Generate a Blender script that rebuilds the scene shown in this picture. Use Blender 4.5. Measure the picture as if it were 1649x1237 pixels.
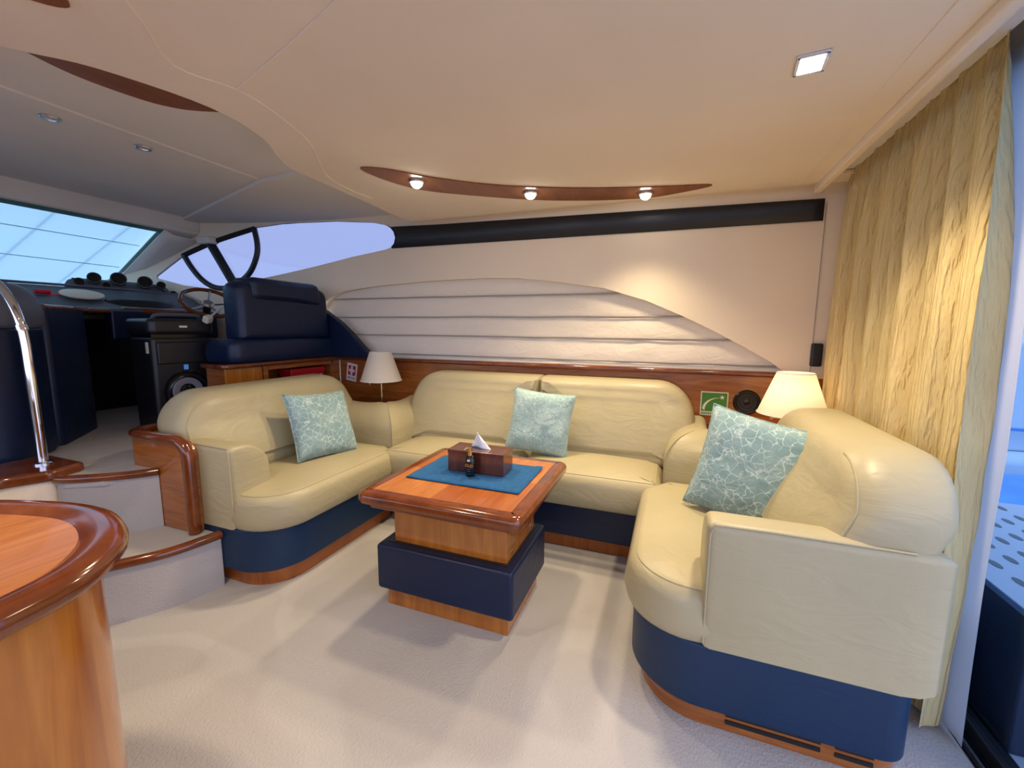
import bpy, bmesh, math, random
from math import sin, cos, pi, sqrt, radians as R
from mathutils import Vector, Matrix, noise
random.seed(7)
for o in list(bpy.data.objects): bpy.data.objects.remove(o)
S = bpy.context.scene
COL = S.collection

# ------------------------------------------------------------------ camera
cam = bpy.data.cameras.new('camera'); cam_o = bpy.data.objects.new('camera', cam); COL.objects.link(cam_o)
cam.sensor_width = 36; cam.lens = 680 / 1649 * 36; cam.clip_start = .02; cam.clip_end = 500
XA, YA, ZA = [[0.93479383, 0.05317159, -0.35118839], [0.35512337, -0.12064652, 0.92700151], [0.00692049, -0.9912705, -0.1316621]]
right = Vector((XA[0], YA[0], ZA[0])); down = Vector((XA[1], YA[1], ZA[1])); fwd = Vector((XA[2], YA[2], ZA[2]))
m = Matrix((right, -down, -fwd)).transposed().to_4x4(); m.translation = (0, 0, 1.4)
cam_o.matrix_world = m
S.camera = cam_o
# ------------------------------------------------------------------ world, exposure
S.view_settings.view_transform = 'Standard'; S.view_settings.look = 'None'
S.view_settings.gamma = 1; S.view_settings.use_curve_mapping = False
S.view_settings.exposure = -.15
w = bpy.data.worlds.new('sky'); S.world = w; w.use_nodes = True
bg = w.node_tree.nodes['Background']; bg.inputs[0].default_value = (.62, .69, 1.0, 1); bg.inputs[1].default_value = 3.3
LAMP_W = 76          # watts of each ceiling downlight
LAMP_C = (1.0, .80, .53)

# ------------------------------------------------------------------ helpers: materials
def mat(name, col, rough=.5, metal=0, coat=0, spec=.5, emit=None, es=0, build=None, trans=0, sheen=0):
    m = bpy.data.materials.new(name); m.use_nodes = True
    nt = m.node_tree; b = nt.nodes['Principled BSDF']
    b.inputs['Base Color'].default_value = (*col, 1); b.inputs['Roughness'].default_value = rough
    b.inputs['Metallic'].default_value = metal; b.inputs['Coat Weight'].default_value = coat
    b.inputs['Coat Roughness'].default_value = .08
    b.inputs['Specular IOR Level'].default_value = spec; b.inputs['Sheen Weight'].default_value = sheen
    b.inputs['Transmission Weight'].default_value = trans
    if emit: b.inputs['Emission Color'].default_value = (*emit, 1); b.inputs['Emission Strength'].default_value = es
    if build: build(nt, b)
    return m
def N(nt, t, **kw):
    n = nt.nodes.new(t)
    for k, v in kw.items():
        if k.startswith('_'): setattr(n, k[1:], v)
        else: n.inputs[k.replace('__', ' ')].default_value = v
    return n
def coords(nt, scale=(1, 1, 1), rot=(0, 0, 0)):
    tc = nt.nodes.new('ShaderNodeTexCoord'); mp = nt.nodes.new('ShaderNodeMapping')
    mp.inputs['Scale'].default_value = scale; mp.inputs['Rotation'].default_value = rot
    nt.links.new(tc.outputs['Object'], mp.inputs['Vector']); return mp.outputs[0]
def ramp(nt, fac, stops):
    r = nt.nodes.new('ShaderNodeValToRGB'); e = r.color_ramp.elements
    e[0].position, e[0].color = stops[0][0], (*stops[0][1], 1)
    e[1].position, e[1].color = stops[-1][0], (*stops[-1][1], 1)
    for p, c in stops[1:-1]:
        x = e.new(p); x.color = (*c, 1)
    nt.links.new(fac, r.inputs[0]); return r.outputs[0]
def bump(nt, b, h, strength, dist=.01, prev=None):
    n = nt.nodes.new('ShaderNodeBump'); n.inputs['Strength'].default_value = strength; n.inputs['Distance'].default_value = dist
    nt.links.new(h, n.inputs['Height'])
    if prev: nt.links.new(prev, n.inputs['Normal'])
    nt.links.new(n.outputs[0], b.inputs['Normal']); return n.outputs[0]
def noise_tex(nt, vec, scale, detail=3, rough=.5, dist=0):
    n = N(nt, 'ShaderNodeTexNoise', Scale=scale, Detail=detail, Roughness=rough, Distortion=dist)
    nt.links.new(vec, n.inputs['Vector']); return n
def wood(c1, c2, c3, sc=(1.2, 1.2, 14), rough=.22, coat=.5):
    def f(nt, b):
        v = coords(nt, sc)
        n = noise_tex(nt, v, 2.2, 6, .6, 1.2)
        c = ramp(nt, n.outputs[0], [(.3, c1), (.5, c2), (.72, c3)])
        nt.links.new(c, b.inputs['Base Color'])
        n2 = noise_tex(nt, v, 30, 2); bump(nt, b, n2.outputs[0], .03, .002)
    return mat('wood', c2, rough, coat=coat, build=f)
def fabric(name, c, sc=300, st=.3, rough=.85, var=.1, big=3):
    def f(nt, b):
        v = coords(nt)
        n = noise_tex(nt, v, big, 3); n2 = noise_tex(nt, v, sc, 2)
        lo = tuple(x * (1 - var) for x in c); hi = tuple(min(1, x * (1 + var)) for x in c)
        nt.links.new(ramp(nt, n.outputs[0], [(.3, lo), (.7, hi)]), b.inputs['Base Color'])
        bump(nt, b, n2.outputs[0], st, .003)
    return mat(name, c, rough, spec=.2, build=f, sheen=.1)
def leather(name, c, rough=.42, crease=.2):
    def f(nt, b):
        v = coords(nt)
        n = noise_tex(nt, v, 2.5, 4); 
        nt.links.new(ramp(nt, n.outputs[0], [(.3, tuple(x * .93 for x in c)), (.7, tuple(x * 1.05 for x in c))]), b.inputs['Base Color'])
        vo = N(nt, 'ShaderNodeTexVoronoi', Scale=420.0); nt.links.new(v, vo.inputs['Vector'])
        p = bump(nt, b, vo.outputs['Distance'], .12, .001)
        v2 = coords(nt, (1, 1, 2.2), (.4, .3, .6)); n3 = noise_tex(nt, v2, 5.5, 3, .5, 1.6)
        bump(nt, b, n3.outputs[0], crease, .02, p)
    return mat(name, c, rough, spec=.4, build=f)
def carpet_build(nt, b):
    v = coords(nt)
    n = noise_tex(nt, v, 1.3, 1.5, .4, .6)
    nt.links.new(ramp(nt, n.outputs[0], [(.42, (.42, .395, .375)), (.46, (.455, .43, .41)), (.56, (.475, .45, .43)), (.60, (.44, .415, .395))]), b.inputs['Base Color'])
    vo = N(nt, 'ShaderNodeTexVoronoi', Scale=150.0, _feature='SMOOTH_F1'); nt.links.new(coords(nt, (1, .7, 1), (.3, .2, .5)), vo.inputs['Vector'])
    p = bump(nt, b, vo.outputs['Distance'], .4, .005)
    n3 = noise_tex(nt, v, 260, 2); bump(nt, b, n3.outputs[0], .3, .004, p)
def cushion_build(sc, thick, lo, hi, line):
    def f(nt, b):
        v = coords(nt)
        n = noise_tex(nt, v, 26, 2, .5)
        mixv = N(nt, 'ShaderNodeMix', _data_type='VECTOR'); mixv.inputs[0].default_value = .045
        nt.links.new(v, mixv.inputs[4]); nt.links.new(n.outputs['Color'], mixv.inputs[5])
        vo = N(nt, 'ShaderNodeTexVoronoi', Scale=sc, _feature='DISTANCE_TO_EDGE'); nt.links.new(mixv.outputs[1], vo.inputs['Vector'])
        n2 = noise_tex(nt, v, 9, 3)
        base = ramp(nt, n2.outputs[0], [(.35, lo), (.65, hi)])
        n4 = noise_tex(nt, v, 13, 2)
        gate = ramp(nt, n4.outputs[0], [(.36, (0, 0, 0)), (.46, (1, 1, 1))])
        ln = ramp(nt, vo.outputs[0], [(thick * .5, (1, 1, 1)), (thick, (0, 0, 0))])
        mul = N(nt, 'ShaderNodeMath', _operation='MULTIPLY'); nt.links.new(ln, mul.inputs[0]); nt.links.new(gate, mul.inputs[1])
        mx = N(nt, 'ShaderNodeMix', _data_type='RGBA'); nt.links.new(mul.outputs[0], mx.inputs[0]); nt.links.new(base, mx.inputs[6]); mx.inputs[7].default_value = (*line, 1)
        nt.links.new(mx.outputs[2], b.inputs['Base Color'])
        n3 = noise_tex(nt, v, 350, 2); p = bump(nt, b, n3.outputs[0], .3, .003)
        n5 = noise_tex(nt, v, 7, 3, .5, 1.5); bump(nt, b, n5.outputs[0], .5, .03, p)
    return f
def curtain_build(c):
    def f(nt, b):
        v = coords(nt, (1, 1, .16))
        w1 = N(nt, 'ShaderNodeTexWave', _bands_direction='Y', Scale=20.0, Distortion=3.0, Detail=2.0); w1.inputs['Detail Scale'].default_value = 4
        nt.links.new(v, w1.inputs['Vector'])
        n = noise_tex(nt, coords(nt), 2, 3)
        nt.links.new(ramp(nt, n.outputs[0], [(.3, tuple(x * .9 for x in c)), (.7, tuple(x * 1.08 for x in c))]), b.inputs['Base Color'])
        p = bump(nt, b, w1.outputs['Fac'], .7, .008)
        n3 = noise_tex(nt, coords(nt), 300, 2); bump(nt, b, n3.outputs[0], .2, .003, p)
    return f
def blind_build(nt, b):
    v = coords(nt, (1, 1, 1.6))
    n = noise_tex(nt, v, 9, 4, .6, 1.0); p = bump(nt, b, n.outputs[0], .35, .02)
    n3 = noise_tex(nt, v, 300, 2); bump(nt, b, n3.outputs[0], .2, .003, p)
def glass(name, tint, gl=.05):
    m = bpy.data.materials.new(name); m.use_nodes = True; nt = m.node_tree; nt.nodes.clear()
    o = nt.nodes.new('ShaderNodeOutputMaterial'); t = N(nt, 'ShaderNodeBsdfTransparent', Color=(*tint, 1))
    g = N(nt, 'ShaderNodeBsdfGlossy', Roughness=.02, Color=(1, 1, 1, 1)); mx = nt.nodes.new('ShaderNodeMixShader')
    mx.inputs[0].default_value = gl
    nt.links.new(t.outputs[0], mx.inputs[1]); nt.links.new(g.outputs[0], mx.inputs[2]); nt.links.new(mx.outputs[0], o.inputs[0])
    return m
def translucent(name, col, w=.6):
    m = bpy.data.materials.new(name); m.use_nodes = True; nt = m.node_tree; b = nt.nodes['Principled BSDF']
    b.inputs['Base Color'].default_value = (*col, 1); b.inputs['Roughness'].default_value = .9
    t = N(nt, 'ShaderNodeBsdfTranslucent', Color=(*col, 1)); mx = nt.nodes.new('ShaderNodeMixShader'); mx.inputs[0].default_value = w
    o = nt.nodes['Material Output']
    nt.links.new(b.outputs[0], mx.inputs[1]); nt.links.new(t.outputs[0], mx.inputs[2]); nt.links.new(mx.outputs[0], o.inputs[0]); return m

M = {}
M['carpet'] = mat('carpet', (.7, .65, .6), .95, spec=.1, build=carpet_build)
M['liner'] = fabric('headliner', (.86, .745, .59), 260, .12, .9, .04, 1.5)
M['linerfwd'] = fabric('headliner_forward', (.82, .77, .68), 260, .12, .9, .04, 1.5)
M['wall'] = fabric('wall_leatherette', (.90, .77, .58), 200, .1, .6, .03, 1.2)
M['cream'] = leather('cream_leather', (.43, .375, .225))
M['navy'] = leather('navy_leather', (.004, .013, .045), .4, .15)
M['navy2'] = leather('navy_base', (.003, .024, .07), .45, .1)
M['cherry'] = wood((.24, .062, .010), (.33, .10, .018), (.42, .15, .03))
M['trimw'] = wood((.11, .024, .005), (.16, .036, .007), (.22, .058, .012), (3, 3, 3), .15, .45)
M['cherry_h'] = wood((.34, .10, .016), (.46, .155, .026), (.54, .21, .045), (12, 1.2, 1.2), .3, .25)
M['cherry_d'] = wood((.26, .06, .009), (.36, .095, .013), (.42, .13, .02), (12, 1.2, 1.2), .28, .3)
M['cherry_v'] = wood((.30, .085, .010), (.40, .13, .016), (.50, .185, .028), (7, 7, .6), .2, .6)
M['walnut'] = wood((.045, .012, .006), (.085, .022, .010), (.12, .035, .015), (10, 2, 2), .25, .5)
M['inlay'] = wood((.20, .065, .02), (.26, .09, .03), (.32, .12, .045), (6, 1, 1), .4, .1)
M['blind'] = mat('blind_fabric', (.90, .81, .66), .8, spec=.2, build=blind_build)
M['seam'] = mat('seam', (.42, .36, .29), .8)
M['band'] = mat('dark_glazing', (.010, .014, .022), .5, spec=.6)
M['black'] = mat('black_plastic', (.012, .012, .014), .4)
M['gloss'] = mat('gloss_black', (.006, .006, .008), .2)
M['grey'] = mat('dash_grey', (.075, .09, .10), .6)
M['greytop'] = leather('grey_vinyl', (.12, .13, .16), .5, .1)
M['chrome'] = mat('chrome', (.8, .8, .82), .07, 1)
M['brushed'] = mat('brushed_metal', (.6, .6, .6), .3, 1)
M['gold'] = mat('gold_pump', (.75, .5, .18), .2, 1)
M['white'] = mat('white', (.82, .80, .78), .6)
M['tissue'] = mat('tissue', (.9, .9, .92), .9)
M['shade'] = translucent('lamp_shade', (.86, .80, .70), .35)
M['mat'] = fabric('placemat', (.004, .085, .24), 160, .5, .9, .15, 40)
M['cushA'] = mat('cushion_a', (.3, .45, .45), .85, spec=.2, build=cushion_build(26, .05, (.20, .32, .33), (.28, .40, .40), (.46, .57, .55)), sheen=.2)
M['cushB'] = mat('cushion_b', (.3, .45, .45), .85, spec=.2, build=cushion_build(45, .05, (.25, .38, .38), (.35, .48, .47), (.48, .59, .57)), sheen=.2)
M['curtain'] = mat('curtain', (.66, .52, .24), .8, spec=.25, build=curtain_build((.74, .59, .29)))
M['lining'] = translucent('curtain_lining', (.72, .72, .78), .4)
M['red'] = mat('red', (.55, .01, .015), .5)
M['redbright'] = mat('red_button', (.7, .02, .05), .4)
M['green'] = mat('sign_green', (.05, .20, .015), .6)
M['ivory'] = mat('ivory', (.70, .66, .52), .6)
M['glass'] = glass('window_glass', (.21, .235, .30))
M['glassdoor'] = glass('door_glass', (.30, .48, .66))
M['glassws'] = glass('windshield_glass', (.36, .56, .59))
M['cover'] = translucent('white_cover', (.85, .88, .9), .75)
M['coverseam'] = translucent('cover_seam', (.78, .83, .87), .75)
M['lampglow'] = mat('lamp_glow', (1, 1, 1), .5, emit=(1, .93, .8), es=40)
M['boat'] = mat('boat_white', (.75, .78, .8), .35)
M['boatglass'] = mat('boat_window', (.05, .08, .2), .1)
M['bluecanvas'] = fabric('blue_canvas', (.12, .30, .60), 60, .3, .8, .15, 2)
M['deck'] = mat('deck', (.5, .5, .52), .6)
M['purple'] = mat('louvre', (.26, .19, .36), .6)
M['hill'] = fabric('hillside', (.30, .37, .32), 1.5, .8, .9, .5, .6)
M['water'] = mat('water', (.05, .12, .2), .1)
M['screen'] = mat('blue_display', (.02, .05, .2), .4, emit=(.15, .4, 1), es=.35)
M['oud'] = mat('orange_print', (.6, .25, .03), .5)
M['cone'] = mat('speaker_cone', (.34, .35, .40), .35, .3)
M['dark'] = mat('dark_text', (.03, .03, .03), .6)

# ------------------------------------------------------------------ helpers: geometry (each returns (verts, faces))
def J(*ms):
    V, F = [], []
    for v, f in ms:
        o = len(V); V += list(v); F += [tuple(i + o for i in q) for q in f]
    return V, F
def box(x0, x1, y0, y1, z0, z1):
    V = [(x, y, z) for z in (z0, z1) for y in (y0, y1) for x in (x0, x1)]
    return V, [(0, 2, 3, 1), (4, 5, 7, 6), (0, 1, 5, 4), (2, 6, 7, 3), (0, 4, 6, 2), (1, 3, 7, 5)]
def prism(poly, h0, h1, ax='z'):
    n = len(poly); f = {'z': lambda a, b, h: (a, b, h), 'y': lambda a, b, h: (a, h, b), 'x': lambda a, b, h: (h, a, b)}[ax]
    V = [f(a, b, h0) for a, b in poly] + [f(a, b, h1) for a, b in poly]
    return V, [tuple(range(n))[::-1], tuple(range(n, 2 * n))] + [(i, (i + 1) % n, n + (i + 1) % n, n + i) for i in range(n)]
def rpoly(pts, seg=6):
    """polygon with rounded corners; pts = (x, y, r)"""
    out = []; n = len(pts)
    for i, (x, y, r) in enumerate(pts):
        if r <= 0: out.append((x, y)); continue
        p = Vector((x, y)); a = (Vector(pts[i - 1][:2]) - p); b = (Vector(pts[(i + 1) % n][:2]) - p)
        a.normalize(); b.normalize(); ang = a.angle(b); d = r / math.tan(ang / 2)
        c = p + (a + b).normalized() * (r / sin(ang / 2)); s = p + a * d - c; e = p + b * d - c
        a0 = math.atan2(s.y, s.x); a1 = math.atan2(e.y, e.x); da = (a1 - a0 + pi) % (2 * pi) - pi
        for k in range(seg + 1):
            t = a0 + da * k / seg; out.append((c.x + r * cos(t), c.y + r * sin(t)))
    return out
def catmull(pts, k=6, closed=False):
    P = [Vector(p) for p in pts]; n = len(P); out = []
    rng = range(n if closed else n - 1)
    for i in rng:
        g = (lambda j: P[j % n]) if closed else (lambda j: P[max(0, min(n - 1, j))])
        p0, p1, p2, p3 = g(i - 1), g(i), g(i + 1), g(i + 2)
        for s in range(k):
            t = s / k
            out.append(.5 * ((2 * p1) + (p2 - p0) * t + (2 * p0 - 5 * p1 + 4 * p2 - p3) * t * t + (3 * p1 - p0 - 3 * p2 + p3) * t ** 3))
    if not closed: out.append(P[-1])
    return [tuple(p) for p in out]
def tube(pts, r, n=10, closed=False, sy=1.0):
    P = [Vector(p) for p in pts]; m = len(P); V, F = [], []
    up = None
    for i, p in enumerate(P):
        a = P[(i - 1) % m] if (closed or i > 0) else p; b = P[(i + 1) % m] if (closed or i < m - 1) else p
        t = (b - a).normalized()
        if up is None: up = Vector((0, 0, 1)) if abs(t.z) < .9 else Vector((1, 0, 0))
        s = t.cross(up).normalized(); up = s.cross(t).normalized()
        rr = r[i] if isinstance(r, (list, tuple)) else r
        for k in range(n):
            an = 2 * pi * k / n; V.append(tuple(p + s * (rr * cos(an)) + up * (rr * sy * sin(an))))
    for i in range(m if closed else m - 1):
        j = (i + 1) % m
        for k in range(n): F.append((i * n + k, i * n + (k + 1) % n, j * n + (k + 1) % n, j * n + k))
    if not closed: F += [tuple(range(n))[::-1], tuple(range((m - 1) * n, m * n))]
    return V, F
def lathe(prof, n=32, rip=None, cap=True):
    V, F = [], []
    for r, z in prof:
        for k in range(n):
            a = 2 * pi * k / n; rr = r * (1 + (rip if rip and k % 2 else 0)); V.append((rr * cos(a), rr * sin(a), z))
    for i in range(len(prof) - 1):
        for k in range(n): F.append((i * n + k, i * n + (k + 1) % n, (i + 1) * n + (k + 1) % n, (i + 1) * n + k))
    if cap: F += [tuple(range(n))[::-1], tuple(range((len(prof) - 1) * n, len(prof) * n))]
    return V, F
def xf(mesh, loc=(0, 0, 0), rot=(0, 0, 0), sc=(1, 1, 1)):
    mt = Matrix.Translation(loc) @ Matrix.Rotation(rot[2], 4, 'Z') @ Matrix.Rotation(rot[1], 4, 'Y') @ Matrix.Rotation(rot[0], 4, 'X') @ Matrix.Diagonal((*sc, 1))
    return [tuple(mt @ Vector(v)) for v in mesh[0]], mesh[1]
def inset_poly(poly, d):
    n = len(poly); out = []; A = sum(poly[i - 1][0] * poly[i][1] - poly[i][0] * poly[i - 1][1] for i in range(n)); s = 1 if A > 0 else -1
    for i in range(n):
        a = Vector(poly[i]) - Vector(poly[i - 1]); b = Vector(poly[(i + 1) % n]) - Vector(poly[i])
        if a.length < 1e-6: a = b
        if b.length < 1e-6: b = a
        a.normalize(); b.normalize(); na = Vector((-a.y, a.x)) * s; nb = Vector((-b.y, b.x)) * s
        nn = na + nb; nn = nn / max(.35, nn.length_squared / 2) if nn.length > 1e-4 else na
        out.append(tuple(Vector(poly[i]) + nn * d))
    return out
def rings(poly, prof, bulge=0, zt=None, closebottom=True):
    """plan outline raised through (inset, z) rings, then domed to its centroid"""
    n = len(poly); V, F = [], []; rs = []
    for ins, z in prof: rs.append([(x, y, z) for x, y in inset_poly(poly, ins)])
    last = rs[-1]; cx = sum(p[0] for p in last) / n; cy = sum(p[1] for p in last) / n; z1 = last[0][2]
    hx = max(1e-6, (max(p[0] for p in last) - min(p[0] for p in last)) / 2); hy = max(1e-6, (max(p[1] for p in last) - min(p[1] for p in last)) / 2)
    mx_ = (max(p[0] for p in last) + min(p[0] for p in last)) / 2; my_ = (max(p[1] for p in last) + min(p[1] for p in last)) / 2
    dome = lambda x, y: z1 + bulge * (max(0, 1 - ((x - mx_) / hx) ** 2) * max(0, 1 - ((y - my_) / hy) ** 2)) ** .7
    for t in (.08, .18, .3, .45, .6, .75, .9): rs.append([(x + (cx - x) * t, y + (cy - y) * t, dome(x + (cx - x) * t, y + (cy - y) * t)) for x, y, _ in last])
    for r_ in rs: V += r_
    for i in range(len(rs) - 1):
        for k in range(n): F.append((i * n + k, i * n + (k + 1) % n, (i + 1) * n + (k + 1) % n, (i + 1) * n + k))
    V.append((cx, cy, dome(cx, cy))); c = len(V) - 1; o = (len(rs) - 1) * n
    F += [(o + k, o + (k + 1) % n, c) for k in range(n)]
    if closebottom: F.append(tuple(range(n))[::-1])
    return V, F
def pad(poly, z0, z1, r=.05, bulge=.02, rb=.02, belly=.008):
    prof = [(rb, z0), (rb * .3, z0 + rb * .4), (0, z0 + rb), (-belly, (z0 + z1 - r) / 2), (0, z1 - r)]
    for k in range(1, 7):
        a = pi / 2 * k / 6; prof.append((r * (1 - cos(a)), z1 - r + r * sin(a)))
    return rings(poly, prof, bulge)
def swap(mesh, order):
    return [tuple(v[i] for i in order) for v in mesh[0]], mesh[1]
def densify(poly, d=.06):
    out = []
    for i, p in enumerate(poly):
        q = poly[(i + 1) % len(poly)]; L = math.dist(p, q); k = max(1, int(L / d))
        out += [(p[0] + (q[0] - p[0]) * t / k, p[1] + (q[1] - p[1]) * t / k) for t in range(k)]
    return out

def mk(name, mesh, m, parent=None, smooth=True, bevel=0, seg=3, solid=0, sub=0, ang=35, kind=None):
    me = bpy.data.meshes.new(name)
    if parent is not None:
        inv = parent_inv(parent); mesh = ([tuple(inv @ Vector(v)) for v in mesh[0]], mesh[1])
    me.from_pydata([tuple(v) for v in mesh[0]], [], mesh[1]); me.validate()
    bm = bmesh.new(); bm.from_mesh(me); bmesh.ops.remove_doubles(bm, verts=bm.verts, dist=1e-5); bmesh.ops.recalc_face_normals(bm, faces=bm.faces); bm.to_mesh(me); bm.free()
    o = bpy.data.objects.new(name, me); COL.objects.link(o)
    me.materials.append(M[m] if isinstance(m, str) else m)
    if smooth:
        me.shade_smooth()
        if not bevel: me.set_sharp_from_angle(angle=R(ang))
    if solid: md = o.modifiers.new('solid', 'SOLIDIFY'); md.thickness = solid; md.offset = 0
    if bevel:
        md = o.modifiers.new('bevel', 'BEVEL'); md.width = bevel; md.segments = seg; md.limit_method = 'ANGLE'; md.angle_limit = R(ang)
        wn = o.modifiers.new('wn', 'WEIGHTED_NORMAL'); wn.keep_sharp = True
    if sub: md = o.modifiers.new('sub', 'SUBSURF'); md.levels = sub; md.render_levels = sub
    if parent is not None: o.parent = parent
    if kind: o['kind'] = kind
    return o
ROOTM = {}
def parent_inv(p):
    while p.parent is not None: p = p.parent
    return ROOTM.get(p.name, Matrix.Identity(4)).inverted()
def thing(name, label, cat, loc=(0, 0, 0), group=None):
    o = bpy.data.objects.new(name, None); COL.objects.link(o); o.empty_display_size = .1
    o.location = loc; ROOTM[o.name] = Matrix.Translation(loc)
    o['label'] = label; o['category'] = cat
    if group: o['group'] = group
    return o
def tag(o, label, cat, group=None):
    o['label'] = label; o['category'] = cat
    if group: o['group'] = group
    return o
def struct(name, mesh, m, label=None, **kw):
    o = mk(name, mesh, m, **kw)
    if 'parent' not in kw or kw['parent'] is None: o['kind'] = 'structure'
    if label: o['label'] = label
    return o
def interp(xs, ys, x):
    if x <= xs[0]: return ys[0]
    for i in range(len(xs) - 1):
        if x <= xs[i + 1]:
            t = (x - xs[i]) / (xs[i + 1] - xs[i]); return ys[i] + (ys[i + 1] - ys[i]) * t
    return ys[-1]
def text_mesh(s, size, loc, rot, name, m, parent, depth=.0008):
    cu = bpy.data.curves.new(name, 'FONT'); cu.body = s; cu.size = size; cu.extrude = depth; cu.align_x = 'CENTER'; cu.align_y = 'CENTER'
    t = bpy.data.objects.new(name, cu); COL.objects.link(t)
    bpy.context.view_layer.update()
    me = bpy.data.meshes.new_from_object(t.evaluated_get(bpy.context.evaluated_depsgraph_get()))
    bpy.data.objects.remove(t)
    mesh = xf(([tuple(v.co) for v in me.vertices], [tuple(p.vertices) for p in me.polygons]), loc, rot)
    return mk(name, mesh, m, parent, smooth=False)

# ================================================================== THE SETTING
ZP = .62                     # helm platform height
ZC = 2.27                    # saloon ceiling
def yw(x): return 3.3 - .09 * max(0, -2.4 - x) ** 2
# side window outline (x -> z)
WTX = [-4.83, -4.70, -4.555, -4.33, -4.165, -3.856, -3.53, -3.02, -2.62, -2.47, -2.41, -2.38, -2.365]
WTZ = [1.885, 1.99, 2.10, 2.20, 2.262, 2.35, 2.385, 2.38, 2.345, 2.31, 2.275, 2.24, 2.19]
WBX = [-4.83, -4.6, -4.37, -3.70, -2.84, -2.47, -2.41, -2.38, -2.365]
WBZ = [1.865, 1.80, 1.768, 1.888, 2.048, 2.097, 2.115, 2.14, 2.19]
def wt(x): return interp(WTX, WTZ, x)
def wb(x): return interp(WBX, WBZ, x)
# arched blind opening
ARX = [-3.23, -3.19, -3.12, -2.94, -2.75, -2.51, -2.0, -1.5, -1.2, -.86, -.5, -.2, .06, .25, .45, .62, .71]
ARZ = [1.55, 1.62, 1.68, 1.735, 1.76, 1.78, 1.805, 1.81, 1.80, 1.76, 1.70, 1.605, 1.49, 1.395, 1.285, 1.185, 1.12]
def ar(x): return interp(ARX, ARZ, x)
def zws(x): return 2.29 + (x + 4.4) * .53      # windshield slope
def wtop(x): return 2.44 if x > -4.40 else max(1.2, zws(x))
xs = sorted(set([-5.7 + i * .06 for i in range(111)] + WTX + WBX + ARX + [-4.4, -4.41, .72, .9, 1.0]))
xs = [x for x in xs if x <= 1.001]
def strip(f0, f1, x0, x1, yoff=0, nz=1, curve=yw):
    X = [x for x in xs if x0 - 1e-6 <= x <= x1 + 1e-6]; V, F = [], []
    for x in X:
        a, b = f0(x), f1(x)
        for k in range(nz + 1): V.append((x, curve(x) + yoff, a + (b - a) * k / nz))
    n = nz + 1
    for i in range(len(X) - 1):
        for k in range(nz): F.append((i * n + k, (i + 1) * n + k, (i + 1) * n + k + 1, i * n + k + 1))
    return V, F
C_ = lambda v: (lambda x: v)
wall = J(strip(C_(-.05), C_(1.10), -5.7, 1.0),
         strip(C_(1.10), lambda x: min(wb(x), wtop(x)), -5.7, -3.23), strip(ar, lambda x: wb(x) if x < -2.365 else 2.19, -3.23, -2.365),
         strip(ar, C_(2.19), -2.365, .71), strip(C_(1.10), C_(2.19), .71, 1.0),
         strip(lambda x: wt(x), wtop, -4.83, -2.365), strip(C_(2.19), C_(2.44), -2.365, 1.0),
         strip(lambda x: min(wb(x), wtop(x)), wtop, -5.7, -4.83))
# rolled lip of the arch, folding back into the wall
lip_p = [(x, z) for x, z in zip(ARX, ARZ)]; lip_p = catmull(lip_p, 4)
V, F = [], []
K = 7
for i, (x, z) in enumerate(lip_p):
    a = Vector(lip_p[max(0, i - 1)]); b = Vector(lip_p[min(len(lip_p) - 1, i + 1)]); t = (b - a).normalized(); nrm = Vector((t.y, -t.x))
    for k in range(K):
        an = pi / 2 * k / (K - 1); d = .035 * (1 - cos(an)) - .035; q = Vector((x, z)) + nrm * (-.035 + .035 * sin(an) * 1.0)
        V.append((q.x, 3.3 - .012 * sin(pi * k / (K - 1)) + .06 * (1 - cos(an)), q.y))
for i in range(len(lip_p) - 1):
    for k in range(K - 1): F.append((i * K + k, (i + 1) * K + k, (i + 1) * K + k + 1, i * K + k + 1))
wl = struct('wall_port', wall, 'wall', 'cream leatherette wall sweeping up over the arched blind', solid=.03, smooth=False)
mk('arch_lip', (V, F), 'wall', wl)
mk('panel_groove', box(.850, .854, 3.279, 3.283, 1.13, 2.19), 'seam', wl, smooth=False)
# dark glazing strip that carries on from the side window
bandm = J(strip(lambda x: wt(x), lambda x: wt(x) + .001 if x < -2.45 else 2.285, -2.47, -2.365, -.022), strip(C_(2.19), lambda x: interp([-2.365, -2.0, .84], [2.285, 2.272, 2.215], x), -2.365, .84, -.022),
          strip(lambda x: 2.10 if x > -2.41 else wb(x), lambda x: wb(x), -2.44, -2.365, -.022), strip(lambda x: interp([-2.365, .84], [2.10, 2.082], x), C_(2.19), -2.365, .84, -.022))
struct('trim_1', bandm, 'band', 'long dark glazing strip running aft from the side window', solid=.006)
struct('window_1', strip(wb, wt, -4.83, -2.365, .0), 'glass', 'tapering side window beside the helm')
win1 = bpy.data.objects['window_1']
# opening port light in the side window: dark frame
def onw(pts, off=-.02): return [(x, yw(x) + off, z) for x, z in pts]
arcL = catmull([(-4.555, 2.10), (-4.50, 1.985), (-4.41, 1.86), (-4.30, 1.785), (-4.17, 1.775), (-4.04, 1.83), (-3.925, 1.93), (-3.85, 2.08), (-3.835, 2.20), (-3.857, 2.345)], 5)
mk('port_light_frame', tube(onw(arcL), .026, 8), 'black', win1)
mk('port_light_head', tube(onw([(x, wt(x) - .012) for x in (-4.56, -4.45, -4.33, -4.2, -4.05, -3.85)]), .024, 8), 'black', win1)
mk('port_light_bar', tube(onw([(-4.285, 2.20), (-4.08, 1.80)], -.03), .042, 8), 'black', win1)
mk('port_light_bracket', J(box(-4.40, -4.22, yw(-4.3) - .09, yw(-4.3) + .02, 2.19, 2.26)), 'linerfwd', win1, bevel=.02)
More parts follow.
